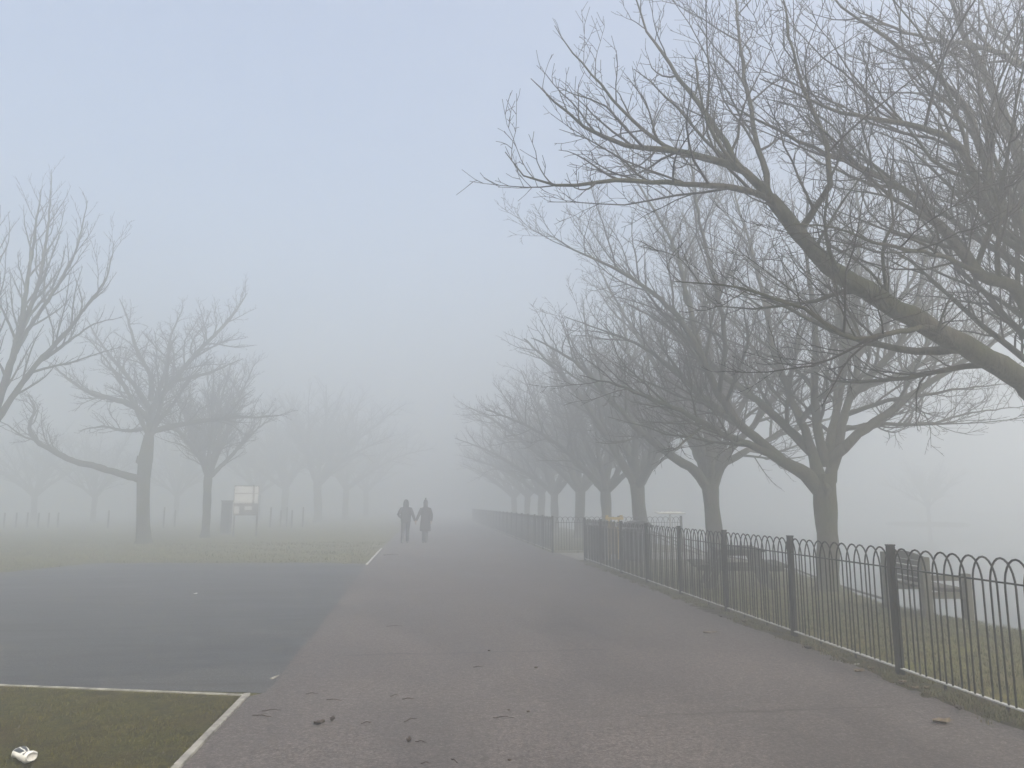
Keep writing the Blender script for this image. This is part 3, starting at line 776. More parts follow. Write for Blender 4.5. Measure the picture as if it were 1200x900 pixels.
far_specs = [(372, 72, 1.50, "tall ghostly tree mass right of the notice board, nearest the path"),
             (404, 84, 1.5, "faintest tree mass beside the vanishing path on its left"),
             (332, 80, 1.45, "hazy tree rising behind the right of the notice board"),
             (428, 98, 1.5, "almost invisible tree in the fog left of the walking couple"),
             (300, 86, 1.3, "hazy tree directly above the notice board"),
             (108, 74, 1.05, "low hazy tree seen under the long bare limb"),
             (38, 76, 1.05, "hazy tree above the leftmost far posts"),
             (205, 84, 1.15, "hazy tree between the two lawn trunks")]
for i, (u, Y, sc, lab) in enumerate(far_specs):
    clone((g3, g4)[i % 2], u, Y, lab, HZ, 0.7 + i * 1.9, sc)
clone(g4, 1088, 0, "solitary faint tree across the lake", "hazy trees at the far side of the lake", 0.6, 0.85, X=52).location = (atY(1088, 600, 78).x, 78, -0.5)

# small island / far bank under that tree
def far_bank():
    V = []; n = 28
    cx, cy = atY(1088, 600, 78).x, 78
    bm = new()
    rings = []
    for j, (s, z) in enumerate([(1.0, -0.95), (0.93, -0.45), (0.8, -0.3), (0.0, -0.25)]):
        if s == 0: rings.append([bm.verts.new((cx, cy, z))]); continue
        rings.append([bm.verts.new((cx + 4 * s * math.cos(a) * (1 + .1 * math.sin(3 * a)), cy + 5 * s * math.sin(a), z)) for a in [2 * math.pi * k / n for k in range(n)]])
    for j in range(2):
        for k in range(n):
            bm.faces.new((rings[j][k], rings[j][(k + 1) % n], rings[j + 1][(k + 1) % n], rings[j + 1][k]))
    for k in range(n): bm.faces.new((rings[2][k], rings[2][(k + 1) % n], rings[3][0]))
    tag(bm_obj("lake_island", bm, M['turf'], smooth=True), kind='structure')
far_bank()

# ------------------------------------------------------------------ railings
BAY = 2.15
def hoop_panel_mesh(seed):
    bm = new(); rr = random.Random(seed); n = 12; p = BAY / n; hw = 0.76 * p; r = 0.0085
    ztop, zs, zb = 1.185, 0.965, 0.075
    for k in range(n + 1):
        c = k * p; t1 = rr.uniform(-.006, .006); t2 = rr.uniform(-.006, .006); yo = (0.0075 if k % 2 else -0.0075)
        arc = [(c + hw * math.cos(a), zs + (ztop - zs) * math.sin(a)) for a in [math.pi * i / 12 for i in range(13)]]
        P = []
        if k < n: P.append((c + hw + t1, zb)); 
        rng = range(0, 13)
        if k == 0: rng = range(0, 7)
        if k == n: rng = range(6, 13)
        P = []
        if k < n: P += [(c + hw + t1, zb), (c + hw + t1 * .5, 0.5)]
        P += [arc[i] for i in rng]
        if k > 0: P += [(c - hw + t2 * .5, 0.5), (c - hw + t2, zb)]
        P = [q for q in P if 0.02 < q[0] < BAY - 0.02 or abs(q[1] - ztop) < .03]
        if len(P) > 2: add_tube(bm, [(q[0], yo, q[1]) for q in P], r, 6)
    me = bpy.data.meshes.new("hoop_panel"); bmesh.ops.recalc_face_normals(bm, faces=bm.faces); bm.to_mesh(me); bm.free()
    for f in me.polygons: f.use_smooth = True
    me.materials.append(M['fence']); return me
HP = [hoop_panel_mesh(s) for s in (1, 2, 3)]
def one(name, fn, mats):
    bm = new(); fn(bm); me = bpy.data.meshes.new(name); bmesh.ops.recalc_face_normals(bm, faces=bm.faces); bm.to_mesh(me); bm.free()
    for m in mats: me.materials.append(m)
    return me
ME_post = one("post", lambda bm: (add_box(bm, (0, 0, 0.60), (0.062, 0.062, 1.22), bev=0.004), add_box(bm, (0, 0, 1.2125), (0.07, 0.07, 0.012), bev=0.003)), [M['fence']])
ME_top = one("top_rail", lambda bm: add_box(bm, (BAY / 2, 0, 1.0), (BAY - .06, 0.030, 0.012), bev=0.002), [M['fence']])
def _bot(bm):
    add_box(bm, (BAY / 2, 0, 0.078), (BAY - .06, 0.036, 0.012), bev=0.002)
ME_bot = one("bottom_rail", _bot, [M['pale_rail']])
ME_foot = one("foot", lambda bm: add_box(bm, (0, 0, 0.034), (0.03, 0.012, 0.076), bev=0.002), [M['fence']])
def fence_run(name, start, direc, n, label, end_post=True, start_post=True, group=None):
    ang = math.atan2(direc[1], direc[0])
    root = empty(name, start, ang); tag(root, label, "railings", group)
    rr = random.Random(n)
    def put(nm, me, x):
        o = bpy.data.objects.new(nm, me); COL.objects.link(o); o.parent = root; o.location = (x, 0, 0); return o
    for i in range(n + 1):
        if (i == 0 and not start_post) or (i == n and not end_post): continue
        o = put("post", ME_post, i * BAY); o.rotation_euler = (rr.uniform(-.008, .008), rr.uniform(-.008, .008), 0)
    for i in range(n):
        put("hoop_panel", HP[i % 3], i * BAY); put("top_rail", ME_top, i * BAY); put("bottom_rail", ME_bot, i * BAY)
        for f in (0.36, 0.7): put("foot", ME_foot, (i + f) * BAY)
    return root
FG = "black bow-top railings along the path"
fence_run("bow_top_railings", (4.42, 7.14 - 2 * BAY, 0.0), (0, 1), 9, "nearest run of black bow-top railings along the right edge of the path", group=FG)
fence_run("bow_top_railings", (4.05, 25.85, 0.0), (-0.003, 1), 22, "far dark run of railings beyond the gateway, fading into the fog", group=FG)
fence_run("bow_top_railings", (4.12, 25.80, 0.0), (1, -0.05), 2, "short pale run of railings set across the far side of the gateway", start_post=False, group=FG)

# ------------------------------------------------------------------ waterside bench
def bench():
    B = Vector((6.98, 10.5, 0)); A = Vector((7.16, 11.75, 0))
    root = empty("park_bench", (B.x, B.y, 0), math.atan2(A.y - B.y, A.x - B.x))
    tag(root, "weathered timber bench with slatted back facing the lake, behind the nearest railings", "bench")
    L = (A - B).length   # local x along the bench, local -y is the lake side
    for x in (0.0, L):
        bm = new(); add_box(bm, (x, 0, 0.42), (0.10, 0.115, 0.88), bev=0.012); bm_obj("back_post", bm, M['timber'], root)
        bm = new(); add_box(bm, (x, -0.56, 0.305), (0.10, 0.10, 0.65), bev=0.012); bm_obj("front_post", bm, M['timber'], root)
        bm = new(); add_box(bm, (x, -0.28, 0.57), (0.055, 0.455, 0.075), bev=0.01); bm_obj("armrest", bm, M['timber'], root)
        bm = new(); add_box(bm, (x, -0.28, 0.33), (0.05, 0.455, 0.09), bev=0.008); bm_obj("side_rail", bm, M['timber'], root)
    bm = new()
    for k, y in enumerate((-0.12, -0.235, -0.35, -0.465, -0.57)):
        add_box(bm, (L / 2, y, 0.415 - 0.004 * k), (L - 0.115, 0.098, 0.036), bev=0.006)
    bm_obj("seat", bm, M['dark_timber'], root)
    bm = new(); add_box(bm, (L / 2, -0.615, 0.34), (L - 0.11, 0.03, 0.10), bev=0.005); bm_obj("apron", bm, M['dark_timber'], root)
    bm = new()
    for k, z in enumerate((0.50, 0.585, 0.67, 0.755)):
        add_box(bm, (L / 2, -0.095 + 0.02 * k, z), (L - 0.11, 0.03, 0.072 if k % 2 else 0.066), Euler((-0.12, 0, 0)), 0.005)
    # arched top rail
    n = 12; V = []
    for i in range(n + 1):
        x = 0.055 + (L - 0.11) * i / n; h = 0.06 + 0.05 * math.sin(math.pi * i / n)
        for y in (-0.035, 0.0): V += [(x, y, 0.80), (x, y, 0.80 + h)]
    vs = [bm.verts.new(v) for v in V]
    for i in range(n):
        a = i * 4; b2 = a + 4
        for q in ((a, a + 1, b2 + 1, b2), (a + 2, b2 + 2, b2 + 3, a + 3), (a + 1, a + 3, b2 + 3, b2 + 1), (a, b2, b2 + 2, a + 2)):
            bm.faces.new([vs[j] for j in q])
    bm.faces.new([vs[j] for j in (0, 2, 3, 1)]); e = n * 4; bm.faces.new([vs[e + j] for j in (0, 1, 3, 2)])
    bm_obj("backrest", bm, M['dark_timber'], root)
bench()

def picnic():
    c = Vector((6.02, 15.0, 0)); root = empty("picnic_table", c, math.radians(-14))
    tag(root, "dark timber picnic table with fixed benches on the grass behind the railings", "picnic table")
    W = 0.86; L = 1.6
    bm = new()
    for k in range(6): add_box(bm, (-W / 2 + W / 12 + k * W / 6, 0, 0.735), (W / 6 - 0.012, L, 0.045), bev=0.006)
    bm_obj("table_top", bm, M['dark_timber'], root)
    for sx in (-1, 1):
        bm = new()
        for k in range(2): add_box(bm, (sx * (0.66 + k * 0.15), 0, 0.45), (0.138, L, 0.045), bev=0.006)
        bm_obj("bench_seat", bm, M['dark_timber'], root)
    for sy in (-0.55, 0.55):
        for sx in (-1, 1):
            bm = new(); add_beam(bm, (sx * 0.28, sy, 0.71), (sx * 0.60, sy, 0.0), 0.045, 0.13); bm_obj("leg", bm, M['dark_timber'], root)
        bm = new(); add_box(bm, (0, sy + 0.047, 0.385), (1.62, 0.045, 0.085), bev=0.005); bm_obj("cross_beam", bm, M['dark_timber'], root)
        bm = new(); add_box(bm, (0, sy + 0.047, 0.67), (0.8, 0.045, 0.085), bev=0.005); bm_obj("cross_beam", bm, M['dark_timber'], root)
picnic()

# ------------------------------------------------------------------ gateway items
def litter_bin():
    p = atY(747, 630, 21.8); root = empty("litter_bin", (p.x, 21.8, 0), 0.15)
    tag(root, "wide dark litter bin with a hooded lid, right of the yellow stand behind the railings", "litter bin", "dark bins behind the railings")
    bm = new()
    add_box(bm, (0, 0, 0.48), (0.62, 0.52, 0.90), bev=0.05); bm_obj("bin_body", bm, M['binm'], root)
    bm = new(); n = 10
    pr = [(0.36 * math.cos(a), 0.95 + 0.19 * math.sin(a)) for a in [math.pi * i / n for i in range(n + 1)]]
    f = [bm.verts.new((x, -0.29, z)) for x, z in pr]; bk = [bm.verts.new((x, 0.29, z)) for x, z in pr]
    bm.faces.new(f); bm.faces.new(bk[::-1])
    for i in range(n): bm.faces.new((f[i], f[i + 1], bk[i + 1], bk[i]))
    bm.faces.new((f[-1], f[0], bk[0], bk[-1]))
    hood = bm_obj("hood", bm, M['binm'], root)
    bm = new(); add_box(bm, (0, -0.262, 0.80), (0.42, 0.012, 0.14), bev=0.004); bm_obj("opening", bm, M['grey'], root)
litter_bin()
def small_bin():
    p = atY(700, 630, 22.6); root = empty("litter_bin", (p.x, 22.6, 0), -0.1)
    tag(root, "narrow dark bin with a flat lid, left of the yellow stand behind the railings", "litter bin", "dark bins behind the railings")
    bm = new(); add_box(bm, (0, 0, 0.47), (0.40, 0.42, 0.92), bev=0.04); bm_obj("bin_body", bm, M['binm'], root)
    bm = new(); add_box(bm, (0, 0, 0.955), (0.45, 0.47, 0.055), bev=0.02); bm_obj("lid", bm, M['binm'], root)
small_bin()
def yellow_stand():
    p = atY(719, 630, 22.6); root = empty("yellow_stand", (p.x, 22.6, 0), 0.0)
    tag(root, "yellow painted stand with overhanging top bar and small white notice, between two dark bins", "stand")
    for x in (-0.13, 0.13):
        bm = new(); add_box(bm, (x, 0, 0.57), (0.06, 0.06, 1.16), bev=0.006); bm_obj("post", bm, M['yellow'], root)
    bm = new(); add_box(bm, (0.03, 0, 1.19), (0.54, 0.10, 0.07), bev=0.012); bm_obj("top_bar", bm, M['yellow'], root)
    for x in (-0.19, 0.24):
        bm = new(); add_box(bm, (x, 0, 1.255), (0.09, 0.07, 0.055), bev=0.015); bm_obj("bracket", bm, M['yellow'], root)
    bm = new()
    for k in range(3): add_box(bm, (-0.067 + 0.067 * k, 0.01, 0.62), (0.062, 0.025, 0.94), bev=0.003)
    bm_obj("board", bm, M['ochre'], root)
    bm = new(); add_box(bm, (0.085, -0.04, 1.05), (0.085, 0.012, 0.20), bev=0.002); bm_obj("notice", bm, M['white'], root)
yellow_stand()
def lectern_sign():
    Y = 25; p = atY(785, 602, Y); root = empty("lectern_sign", (p.x, Y, ground_z(p.x, Y)))
    tag(root, "pale flat-topped information lectern on one thin post near the water", "sign")
    h = p.z - ground_z(p.x, Y)
    bm = new(); add_box(bm, (0, 0, h / 2 - .02), (0.05, 0.05, h), bev=0.005); bm_obj("post", bm, M['pale'], root)
    bm = new(); add_box(bm, (0, 0, h + 0.03), (0.92, 0.45, 0.035), Euler((0.10, 0, 0)), 0.006); bm_obj("panel", bm, M['pale'], root)
lectern_sign()
def bank_rail():
    top = px([(765, 623), (796, 636), (828, 648), (880, 657), (932, 667), (955, 676), (990, 688), (1033, 701)], [28.5, 26, 23.6, 20.8, 18.3, 17.2, 15.2, 13.0])
    root = empty("waterside_rail", top[-1]); tag(root, "low two-bar rail running down along the water's edge behind the trees", "rail")
    b = Vector(top[-1])
    for dz in (0, -0.13):
        bm = new(); add_tube(bm, [Vector(t) - b + Vector((0, 0, dz)) for t in top], 0.022, 8); bm_obj("bar", bm, M['dark_timber'], root, smooth=True)
    for t in top[:-1]:
        bm = new(); zb = ground_z(t[0], t[1]) - .1
        add_box(bm, Vector((t[0], t[1], (t[2] + zb) / 2)) - b, (0.05, 0.05, max(0.2, t[2] - zb + .04)), bev=0.004); bm_obj("post", bm, M['dark_timber'], root)
bank_rail()

# ------------------------------------------------------------------ far left things
def notice_board():
    Y = 40.0; l = atY(273, 604, Y); r = atY(304, 569, Y)
    cx = (l.x + r.x) / 2; w = r.x - l.x; root = empty("notice_board", (cx, Y, 0))
    tag(root, "white park notice board on legs, divided into rows, beyond the lawn trees", "notice board")
    zc = (l.z + r.z) / 2; h = r.z - l.z
    for s in (-1, 1):
        bm = new(); add_box(bm, (s * w * 0.46, 0.05, r.z / 2), (0.08, 0.07, r.z), bev=0.006); bm_obj("leg", bm, M['grey'], root)
    rows = [(0.78, 0.20, -0.10, 0.72), (0.40, 0.34, -0.08, 0.76), (0.10, 0.16, -0.18, 0.5)]
    bm = new(); add_box(bm, (0, 0, zc), (w, 0.04, h), bev=0.006); bm_obj("backing", bm, M['grey'], root)
    for (fz, fh, fx, fw) in [(0.86, 0.22, -0.11, 0.74), (0.86, 0.22, 0.40, 0.14), (0.56, 0.32, -0.11, 0.74), (0.56, 0.32, 0.40, 0.14), (0.18, 0.24, -0.36, 0.2), (0.24, 0.12, 0.1, 0.3)]:
        bm = new(); add_box(bm, (fx * w, -0.028, l.z + fz * h), (fw * w, 0.01, fh * h), bev=0.003); bm_obj("panel", bm, M['board'], root)
    bm = new(); add_box(bm, (0.28 * w, -0.03, zc + 0.1), (0.06, 0.02, h * 0.9), bev=0.003); bm_obj("divider", bm, M['grey'], root)
notice_board()
def cabinet():
    Y = 43.5; l = atY(261, 587, Y); r = atY(272, 587, Y)
    w = r.x - l.x; root = empty("cabinet", ((l.x + r.x) / 2, Y, 0)); tag(root, "tall narrow grey cabinet standing left of the white notice board", "cabinet")
    bm = new(); add_box(bm, (0, 0, l.z / 2 - 0.02), (w, 0.45, l.z), bev=0.02); bm_obj("body", bm, M['grey'], root)
    bm = new(); add_box(bm, (0, 0, l.z), (w + 0.06, 0.5, 0.05), bev=0.01); bm_obj("lid", bm, M['grey'], root)
    bm = new(); add_box(bm, (0, -0.23, l.z / 2), (w - 0.08, 0.015, l.z - 0.2), bev=0.004); bm_obj("door", bm, M['binm'], root)
cabinet()
def posts():
    bm = new(); add_tube(bm, [(0, 0, -.05), (0, 0, 1.0), (0, 0, 1.05)], [0.06, 0.055, 0.035], 10)
    src = bm_obj("wooden_post", bm, M['dark_timber'], smooth=True)
    spec = [(5, "left"), (19, "left"), (32, "left"), (45, "left"), (57, "left"), (68, "left"), (127, "under"), (192, "under"), (205, "under"),
            (317, "board"), (329, "board"), (336, "board"), (342, "board"), (355, "board")]
    order = ["leftmost", "second", "third", "fourth", "fifth", "sixth"]
    for i, (u, k) in enumerate(spec):
        o = src if i == 0 else src.copy()
        if i: COL.objects.link(o)
        Y = 55.0 + (i * 7 % 3)
        o.location = (atY(u, 610, Y).x, Y, 0); h = 1.0 if k == "left" else 1.35 if i % 2 else 1.15; o.scale = (1, 1, h)
        if i < 6: lab = order[i] + " hazy wooden post from the left edge of the far lawn"
        elif i == 6: lab = "lone hazy wooden post left of the gnarled tree's trunk"
        elif i < 9: lab = ("nearer the gnarled trunk" if i == 7 else "nearer the slender trunk") + ", hazy wooden post between the two lawn trees"
        else: lab = order[i - 9].replace("leftmost", "first") + " hazy wooden post counting right from the notice board"
        tag(o, lab, "post", "wooden posts across the far lawn")
posts()

# ------------------------------------------------------------------ people
def skin_mesh(name, verts, edges, radii, root_i=0, sub=1):
    me = bpy.data.meshes.new(name + "_cage"); me.from_pydata([tuple(v) for v in verts], edges, []); me.update()
    o = bpy.data.objects.new(name + "_cage", me); COL.objects.link(o)
    o.modifiers.new("skin", 'SKIN').use_smooth_shade = True
    sv = me.skin_vertices[0].data
    for i, r in enumerate(radii): sv[i].radius = r if isinstance(r, tuple) else (r, r); sv[i].use_root = (i in (root_i if isinstance(root_i, (list, tuple)) else [root_i]))
    sm = o.modifiers.new("sub", 'SUBSURF'); sm.levels = sub; sm.render_levels = sub
    bpy.context.view_layer.update()
    dg = bpy.context.evaluated_depsgraph_get()
    out = bpy.data.meshes.new_from_object(o.evaluated_get(dg)); out.name = name
    bpy.data.objects.remove(o); 
    for p in out.polygons: p.use_smooth = True
    return out
def person(base, H, label, J, coat_mat, coat_rings, hat, group=None, leg_mat='trousers', sleeve=0.062):
    """J: joint positions for H=1 figure metres relative to base; figure faces +y (away)"""
    V = []; E = []; R = []
    idx = {}
    def v(n, p, r):
        idx[n] = len(V); V.append(Vector(p)); R.append(r); return idx[n]
    def e(a, b): E.append((idx[a], idx[b]))
    v('pelvis', (0, 0, 0.95), (0.15, 0.11)); v('waist', (0, 0, 1.12), (0.13, 0.10)); v('chest', (0, 0.01, 1.32), (0.155, 0.11))
    v('collar', (0, 0.0, 1.46), (0.08, 0.07)); v('neck', (0, 0.0, 1.52), 0.055); v('head', (0, 0.015, 1.62), (0.078, 0.092)); v('crown', (0, 0.01, 1.70), (0.07, 0.085))
    v('nose', (0, 0.115, 1.61), 0.014); 
    for a, b in (('pelvis', 'waist'), ('waist', 'chest'), ('chest', 'collar'), ('collar', 'neck'), ('neck', 'head'), ('head', 'crown'), ('head', 'nose')): e(a, b)
    roots = [0]
    for s in ('l', 'r'):
        sh, el, wr, hd = J[s + 'arm']
        v(s + 'sh', sh, 0.058); v(s + 'el', el, 0.043); v(s + 'wr', wr, 0.030); v(s + 'hd', hd, (0.040, 0.022))
        e('chest', s + 'sh'); e(s + 'sh', s + 'el'); e(s + 'el', s + 'wr'); e(s + 'wr', s + 'hd')
        d = (Vector(hd) - Vector(wr)).normalized()
        side = Vector((0, 1, 0)) if abs(d.y) < 0.8 else Vector((1, 0, 0))
        inw = d.cross(side).normalized() * (1 if s == 'l' else -1)
        for k, off in enumerate((-0.030, -0.010, 0.010, 0.030)):
            ln = (0.026, 0.031, 0.029, 0.022)[k]
            a = len(V); p = Vector(hd) - d * 0.01 + side * off
            for q, rr in ((p, 0.009), (p + d * (ln + .03), 0.0085), (p + d * (2 * ln + .02) + inw * 0.018, 0.008), (p + d * (2.2 * ln + .02) + inw * 0.04, 0.007)):
                V.append(q); R.append(rr)
            E.extend([(a, a + 1), (a + 1, a + 2), (a + 2, a + 3)]); roots.append(a)
        a = len(V); p = Vector(wr) + d * 0.03 + side * 0.02
        for q, rr in ((p, 0.010), (p + d * .03 + side * .03, 0.010), (p + d * .06 + side * .035 + inw * .02, 0.009)): V.append(q); R.append(rr)
        E.extend([(a, a + 1), (a + 1, a + 2)]); roots.append(a)
        hp, kn, an, toe = J[s + 'leg']
        v(s + 'hp', hp, 0.088); v(s + 'kn', kn, 0.058); v(s + 'an', an, 0.040); v(s + 'toe', toe, (0.042, 0.03))
        e('pelvis', s + 'hp'); e(s + 'hp', s + 'kn'); e(s + 'kn', s + 'an'); e(s + 'an', s + 'toe')
    me = skin_mesh("person", V, E, R, roots)
    body = link_mesh("person", me, M['skin'], None, base); body.scale = (H, H, H)
    tag(body, label, "person", group)
    # trousers
    bm = new()
    for s in ('l', 'r'):
        hp, kn, an, toe = [Vector(q) for q in J[s + 'leg']]
        add_tube(bm, [hp + Vector((0, 0, .06)), hp, (hp + kn) / 2, kn, (kn + an) / 2, an + Vector((0, 0, .01))], [.09, .105, .092, .075, .068, .066], 12)
    add_loft(bm, [(0, 0, .84, .14, .11), (0, 0, .92, .175, .125), (0, 0, 1.04, .16, .12)], 14)
    bm_obj("trousers", bm, M[leg_mat], body, smooth=True)
    for s in ('l', 'r'):
        hp, kn, an, toe = [Vector(q) for q in J[s + 'leg']]
        d = (toe - an); bm = new()
        add_tube(bm, [an + Vector((0, -.045, -.045)), an + Vector((0, -.02, -.035)), an + d * .55, toe + d * .25, toe + d * .5], [.03, .048, .046, .043, .018], 10)
        add_tube(bm, [an + Vector((0, 0, .08)), an + Vector((0, 0, -.02))], [.054, .05], 10)
        bm_obj("shoe", bm, M['boot'], body, smooth=True)
    bm = new(); add_loft(bm, coat_rings, 18)
    for s in ('l', 'r'):
        sh, el, wr, hd = [Vector(q) for q in J[s + 'arm']]
        i = Vector((-.05 if sh.x > 0 else .05, 0, 0.0))
        add_tube(bm, [sh + i + Vector((0, 0, .01)), sh, (sh + el) / 2, el, (el + wr) / 2, wr], [.06, .072, .07, sleeve, .056, .048], 12)
    bm_obj("coat", bm, M[coat_mat], body, smooth=True)
    hat(body)
    return body
def hood(body):
    bm = new()
    add_loft(bm, [(0, -.01, 1.44, .12, .10), (0, -.03, 1.50, .115, .11), (0, -.02, 1.58, .118, .125), (0, -.01, 1.66, .108, .118), (0, -.01, 1.73, .078, .09), (0, -.012, 1.765, .035, .045)], 16)
    bm_obj("hood", bm, M['navy'], body, smooth=True)
def beanie(body):
    bm = new()
    add_loft(bm, [(0, .01, 1.63, .094, .108), (0, .01, 1.66, .096, .11), (0, .008, 1.72, .082, .095), (0, 0, 1.77, .055, .06), (0, -.005, 1.80, .026, .03)], 16)
    bm_obj("beanie", bm, M['knit'], body, smooth=True)
    bm = new(); bmesh.ops.create_icosphere(bm, subdivisions=2, radius=0.032, matrix=Matrix.Translation((0, -.005, 1.825)))
    rr = random.Random(1)
    for q in bm.verts: q.co += Vector((rr.uniform(-.005, .005),) * 3)
    bm_obj("pompom", bm, M['knit'], body, smooth=True)
    bm = new(); add_loft(bm, [(0, -.03, 1.46, .088, .06), (0, -.03, 1.54, .092, .08), (0, -.01, 1.63, .092, .10)], 14)
    bm_obj("hair", bm, M['hair'], body, smooth=True)
    bm = new(); add_loft(bm, [(0, -.005, 1.43, .12, .10), (0, -.005, 1.47, .105, .10), (0, -.005, 1.51, .085, .08)], 14)
    bm_obj("collar", bm, M['coat'], body, smooth=True)
Y = 32.6
XA, XB = atY(475, 636, Y).x, atY(498, 638, Y).x
HA, HB = 1.02, 1.01
# the joined hands meet between them
hx = ((XA + XB) / 2); hA = (hx - XA) / HA; hB = (hx - XB) / HB
JA = {'larm': [(-.175, 0, 1.39), (-.30, -.07, 1.16), (-.19, .06, 1.03), (-.13, .10, 1.00)],
      'rarm': [(.175, 0, 1.39), (.28, -.02, 1.15), (hA - .03, .02, .915), (hA, .03, .84)],
      'lleg': [(-.085, 0, .90), (-.11, .06, .50), (-.125, -.10, .10), (-.13, .02, .045)],
      'rleg': [(.085, 0, .90), (.07, .17, .50), (.075, .22, .085), (.085, .36, .04)]}
JB = {'larm': [(-.165, 0, 1.39), (-.27, -.02, 1.16), (hB + .03, .02, .93), (hB + .008, .035, .86)],
      'rarm': [(.165, 0, 1.39), (.25, -.04, 1.15), (.24, .03, .92), (.235, .05, .84)],
      'lleg': [(-.075, 0, .90), (-.065, .16, .50), (-.06, .20, .085), (-.065, .34, .04)],
      'rleg': [(.075, 0, .90), (.05, .04, .50), (.035, -.12, .11), (.035, .0, .045)]}
ringsA = [(0, 0, .83, .185, .14), (0, 0, .90, .20, .15), (0, 0, 1.02, .205, .155), (0, 0, 1.15, .21, .155), (0, 0, 1.28, .225, .155), (0, 0, 1.37, .205, .14), (0, -.005, 1.44, .14, .11), (0, -.01, 1.50, .09, .09)]
ringsB = [(0, 0, .50, .22, .16), (0, 0, .62, .225, .165), (0, 0, .85, .205, .155), (0, 0, 1.05, .185, .145), (0, 0, 1.2, .195, .145), (0, 0, 1.32, .205, .14), (0, 0, 1.40, .19, .13), (0, -.005, 1.45, .13, .10), (0, -.01, 1.50, .08, .08)]
person((XA, Y, 0), HA, "person in a dark hooded jacket and trousers, left hand in pocket, walking away holding hands", JA, 'navy', ringsA, hood, "couple walking hand in hand")
person((XB, Y, 0), HB, "person in a knee-length dark coat and pointed bobble hat, right one of the walking couple", JB, 'coat', ringsB, beanie, "couple walking hand in hand", leg_mat='boot')

# ------------------------------------------------------------------ litter, leaves and sticks
def can_mat():
    t = NT("printed_can")
    sep = t.n.new("ShaderNodeSeparateXYZ"); t.l.new(t.tc.outputs['Object'], sep.inputs[0])
    ang = t.math('ARCTAN2', sep.outputs[1], sep.outputs[2])
    band = t.ramp(t.math('ADD', t.math('MULTIPLY', ang, 0.16), 0.5), [(0.0, (0, 0, 0)), (0.33, (1, 1, 1)), (0.46, (0, 0, 0)), (0.50, (1, 1, 1)), (0.62, (0, 0, 0)), (0.66, (1, 1, 1)), (0.72, (0, 0, 0))], 'CONSTANT')
    xb = t.ramp(t.math('ADD', t.math('MULTIPLY', sep.outputs[0], 6.0), 0.5), [(0.0, (0, 0, 0)), (0.16, (1, 1, 1)), (0.56, (0, 0, 0)), (0.68, (1, 1, 1)), (0.82, (0, 0, 0))], 'CONSTANT')
    msk = t.mix(1.0, band, xb, 'MULTIPLY')
    t.color(t.mix(msk, (0.72, 0.72, 0.66), (0.035, 0.045, 0.05))); t.rough(0.35)
    return t.m
def crushed_can():
    p = G(28, 893); root = empty("drinks_can", (p.x, p.y, 0.042), math.radians(-42)); root.scale = (1.25, 1.25, 1.25)
    tag(root, "crushed white drinks can with dark print lying on the mossy turf", "drinks can")
    rr = random.Random(4)
    bm = new(); P = []; n = 20; L = 0.15
    prof = [(0, .022), (.006, .029), (.02, .033), (.045, .030), (.07, .033), (.095, .029), (.12, .033), (.138, .031), (.146, .026), (.15, .024)]
    vs = []
    for (x, r) in prof:
        ring = []
        for k in range(n):
            a = 2 * math.pi * k / n
            rr2 = r * (1 + .10 * math.sin(2 * a + x * 40) + .06 * math.sin(5 * a + x * 90) + rr.uniform(-.03, .03))
            ring.append(bm.verts.new((x - L / 2, rr2 * math.cos(a) * 1.12, rr2 * math.sin(a) * 0.80 + .006 * math.sin(x * 50))))
        vs.append(ring)
    for i in range(len(vs) - 1):
        for k in range(n): bm.faces.new((vs[i][k], vs[i][(k + 1) % n], vs[i + 1][(k + 1) % n], vs[i + 1][k]))
    bm_obj("can_body", bm, can_mat(), root, smooth=True)
    for x in (-L / 2, L / 2):
        bm = new(); s = 1 if x > 0 else -1
        rings = [(0.0, .0245), (0.004, .026), (0.006, .024), (0.0, .020), (-0.004, .018)]
        prev = None
        for dx, r in rings:
            ring = [bm.verts.new((x + s * dx, r * math.cos(2 * math.pi * k / 16) * 1.08, r * math.sin(2 * math.pi * k / 16) * .82 + .006 * math.sin((x + L / 2) * 50))) for k in range(16)]
            if prev:
                for k in range(16): bm.faces.new((prev[k], prev[(k + 1) % 16], ring[(k + 1) % 16], ring[k]))
            prev = ring
        bm.faces.new(prev)
        bm_obj("rim", bm, M['pale'], root, smooth=True)
crushed_can()
def stick(u, v, L, ang, label, r=0.004, z0=0.012, seed=0, fork=False):
    p = G(u, v); rr = random.Random(seed + int(u)); bm = new()
    P = []; x = -L / 2; y = 0
    for i in range(6):
        P.append(Vector((x, y, z0 + r * .7 + (0.006 if i in (2, 3) else 0)))); x += L / 5; y += rr.uniform(-.1, .1) * L * .5
    add_tube(bm, P, [r * .8, r, r, r * .9, r * .7, r * .4], 6)
    if fork: add_tube(bm, [P[2], P[2] + Vector((L * .15, L * .12, .004)), P[2] + Vector((L * .3, L * .2, .003))], [r * .7, r * .5, r * .3], 5)
    o = bm_obj("twig", bm, M['stick'], loc=(p.x, p.y, 0), smooth=True); o.rotation_euler.z = ang
    tag(o, label, "twig", "fallen twigs on the path")
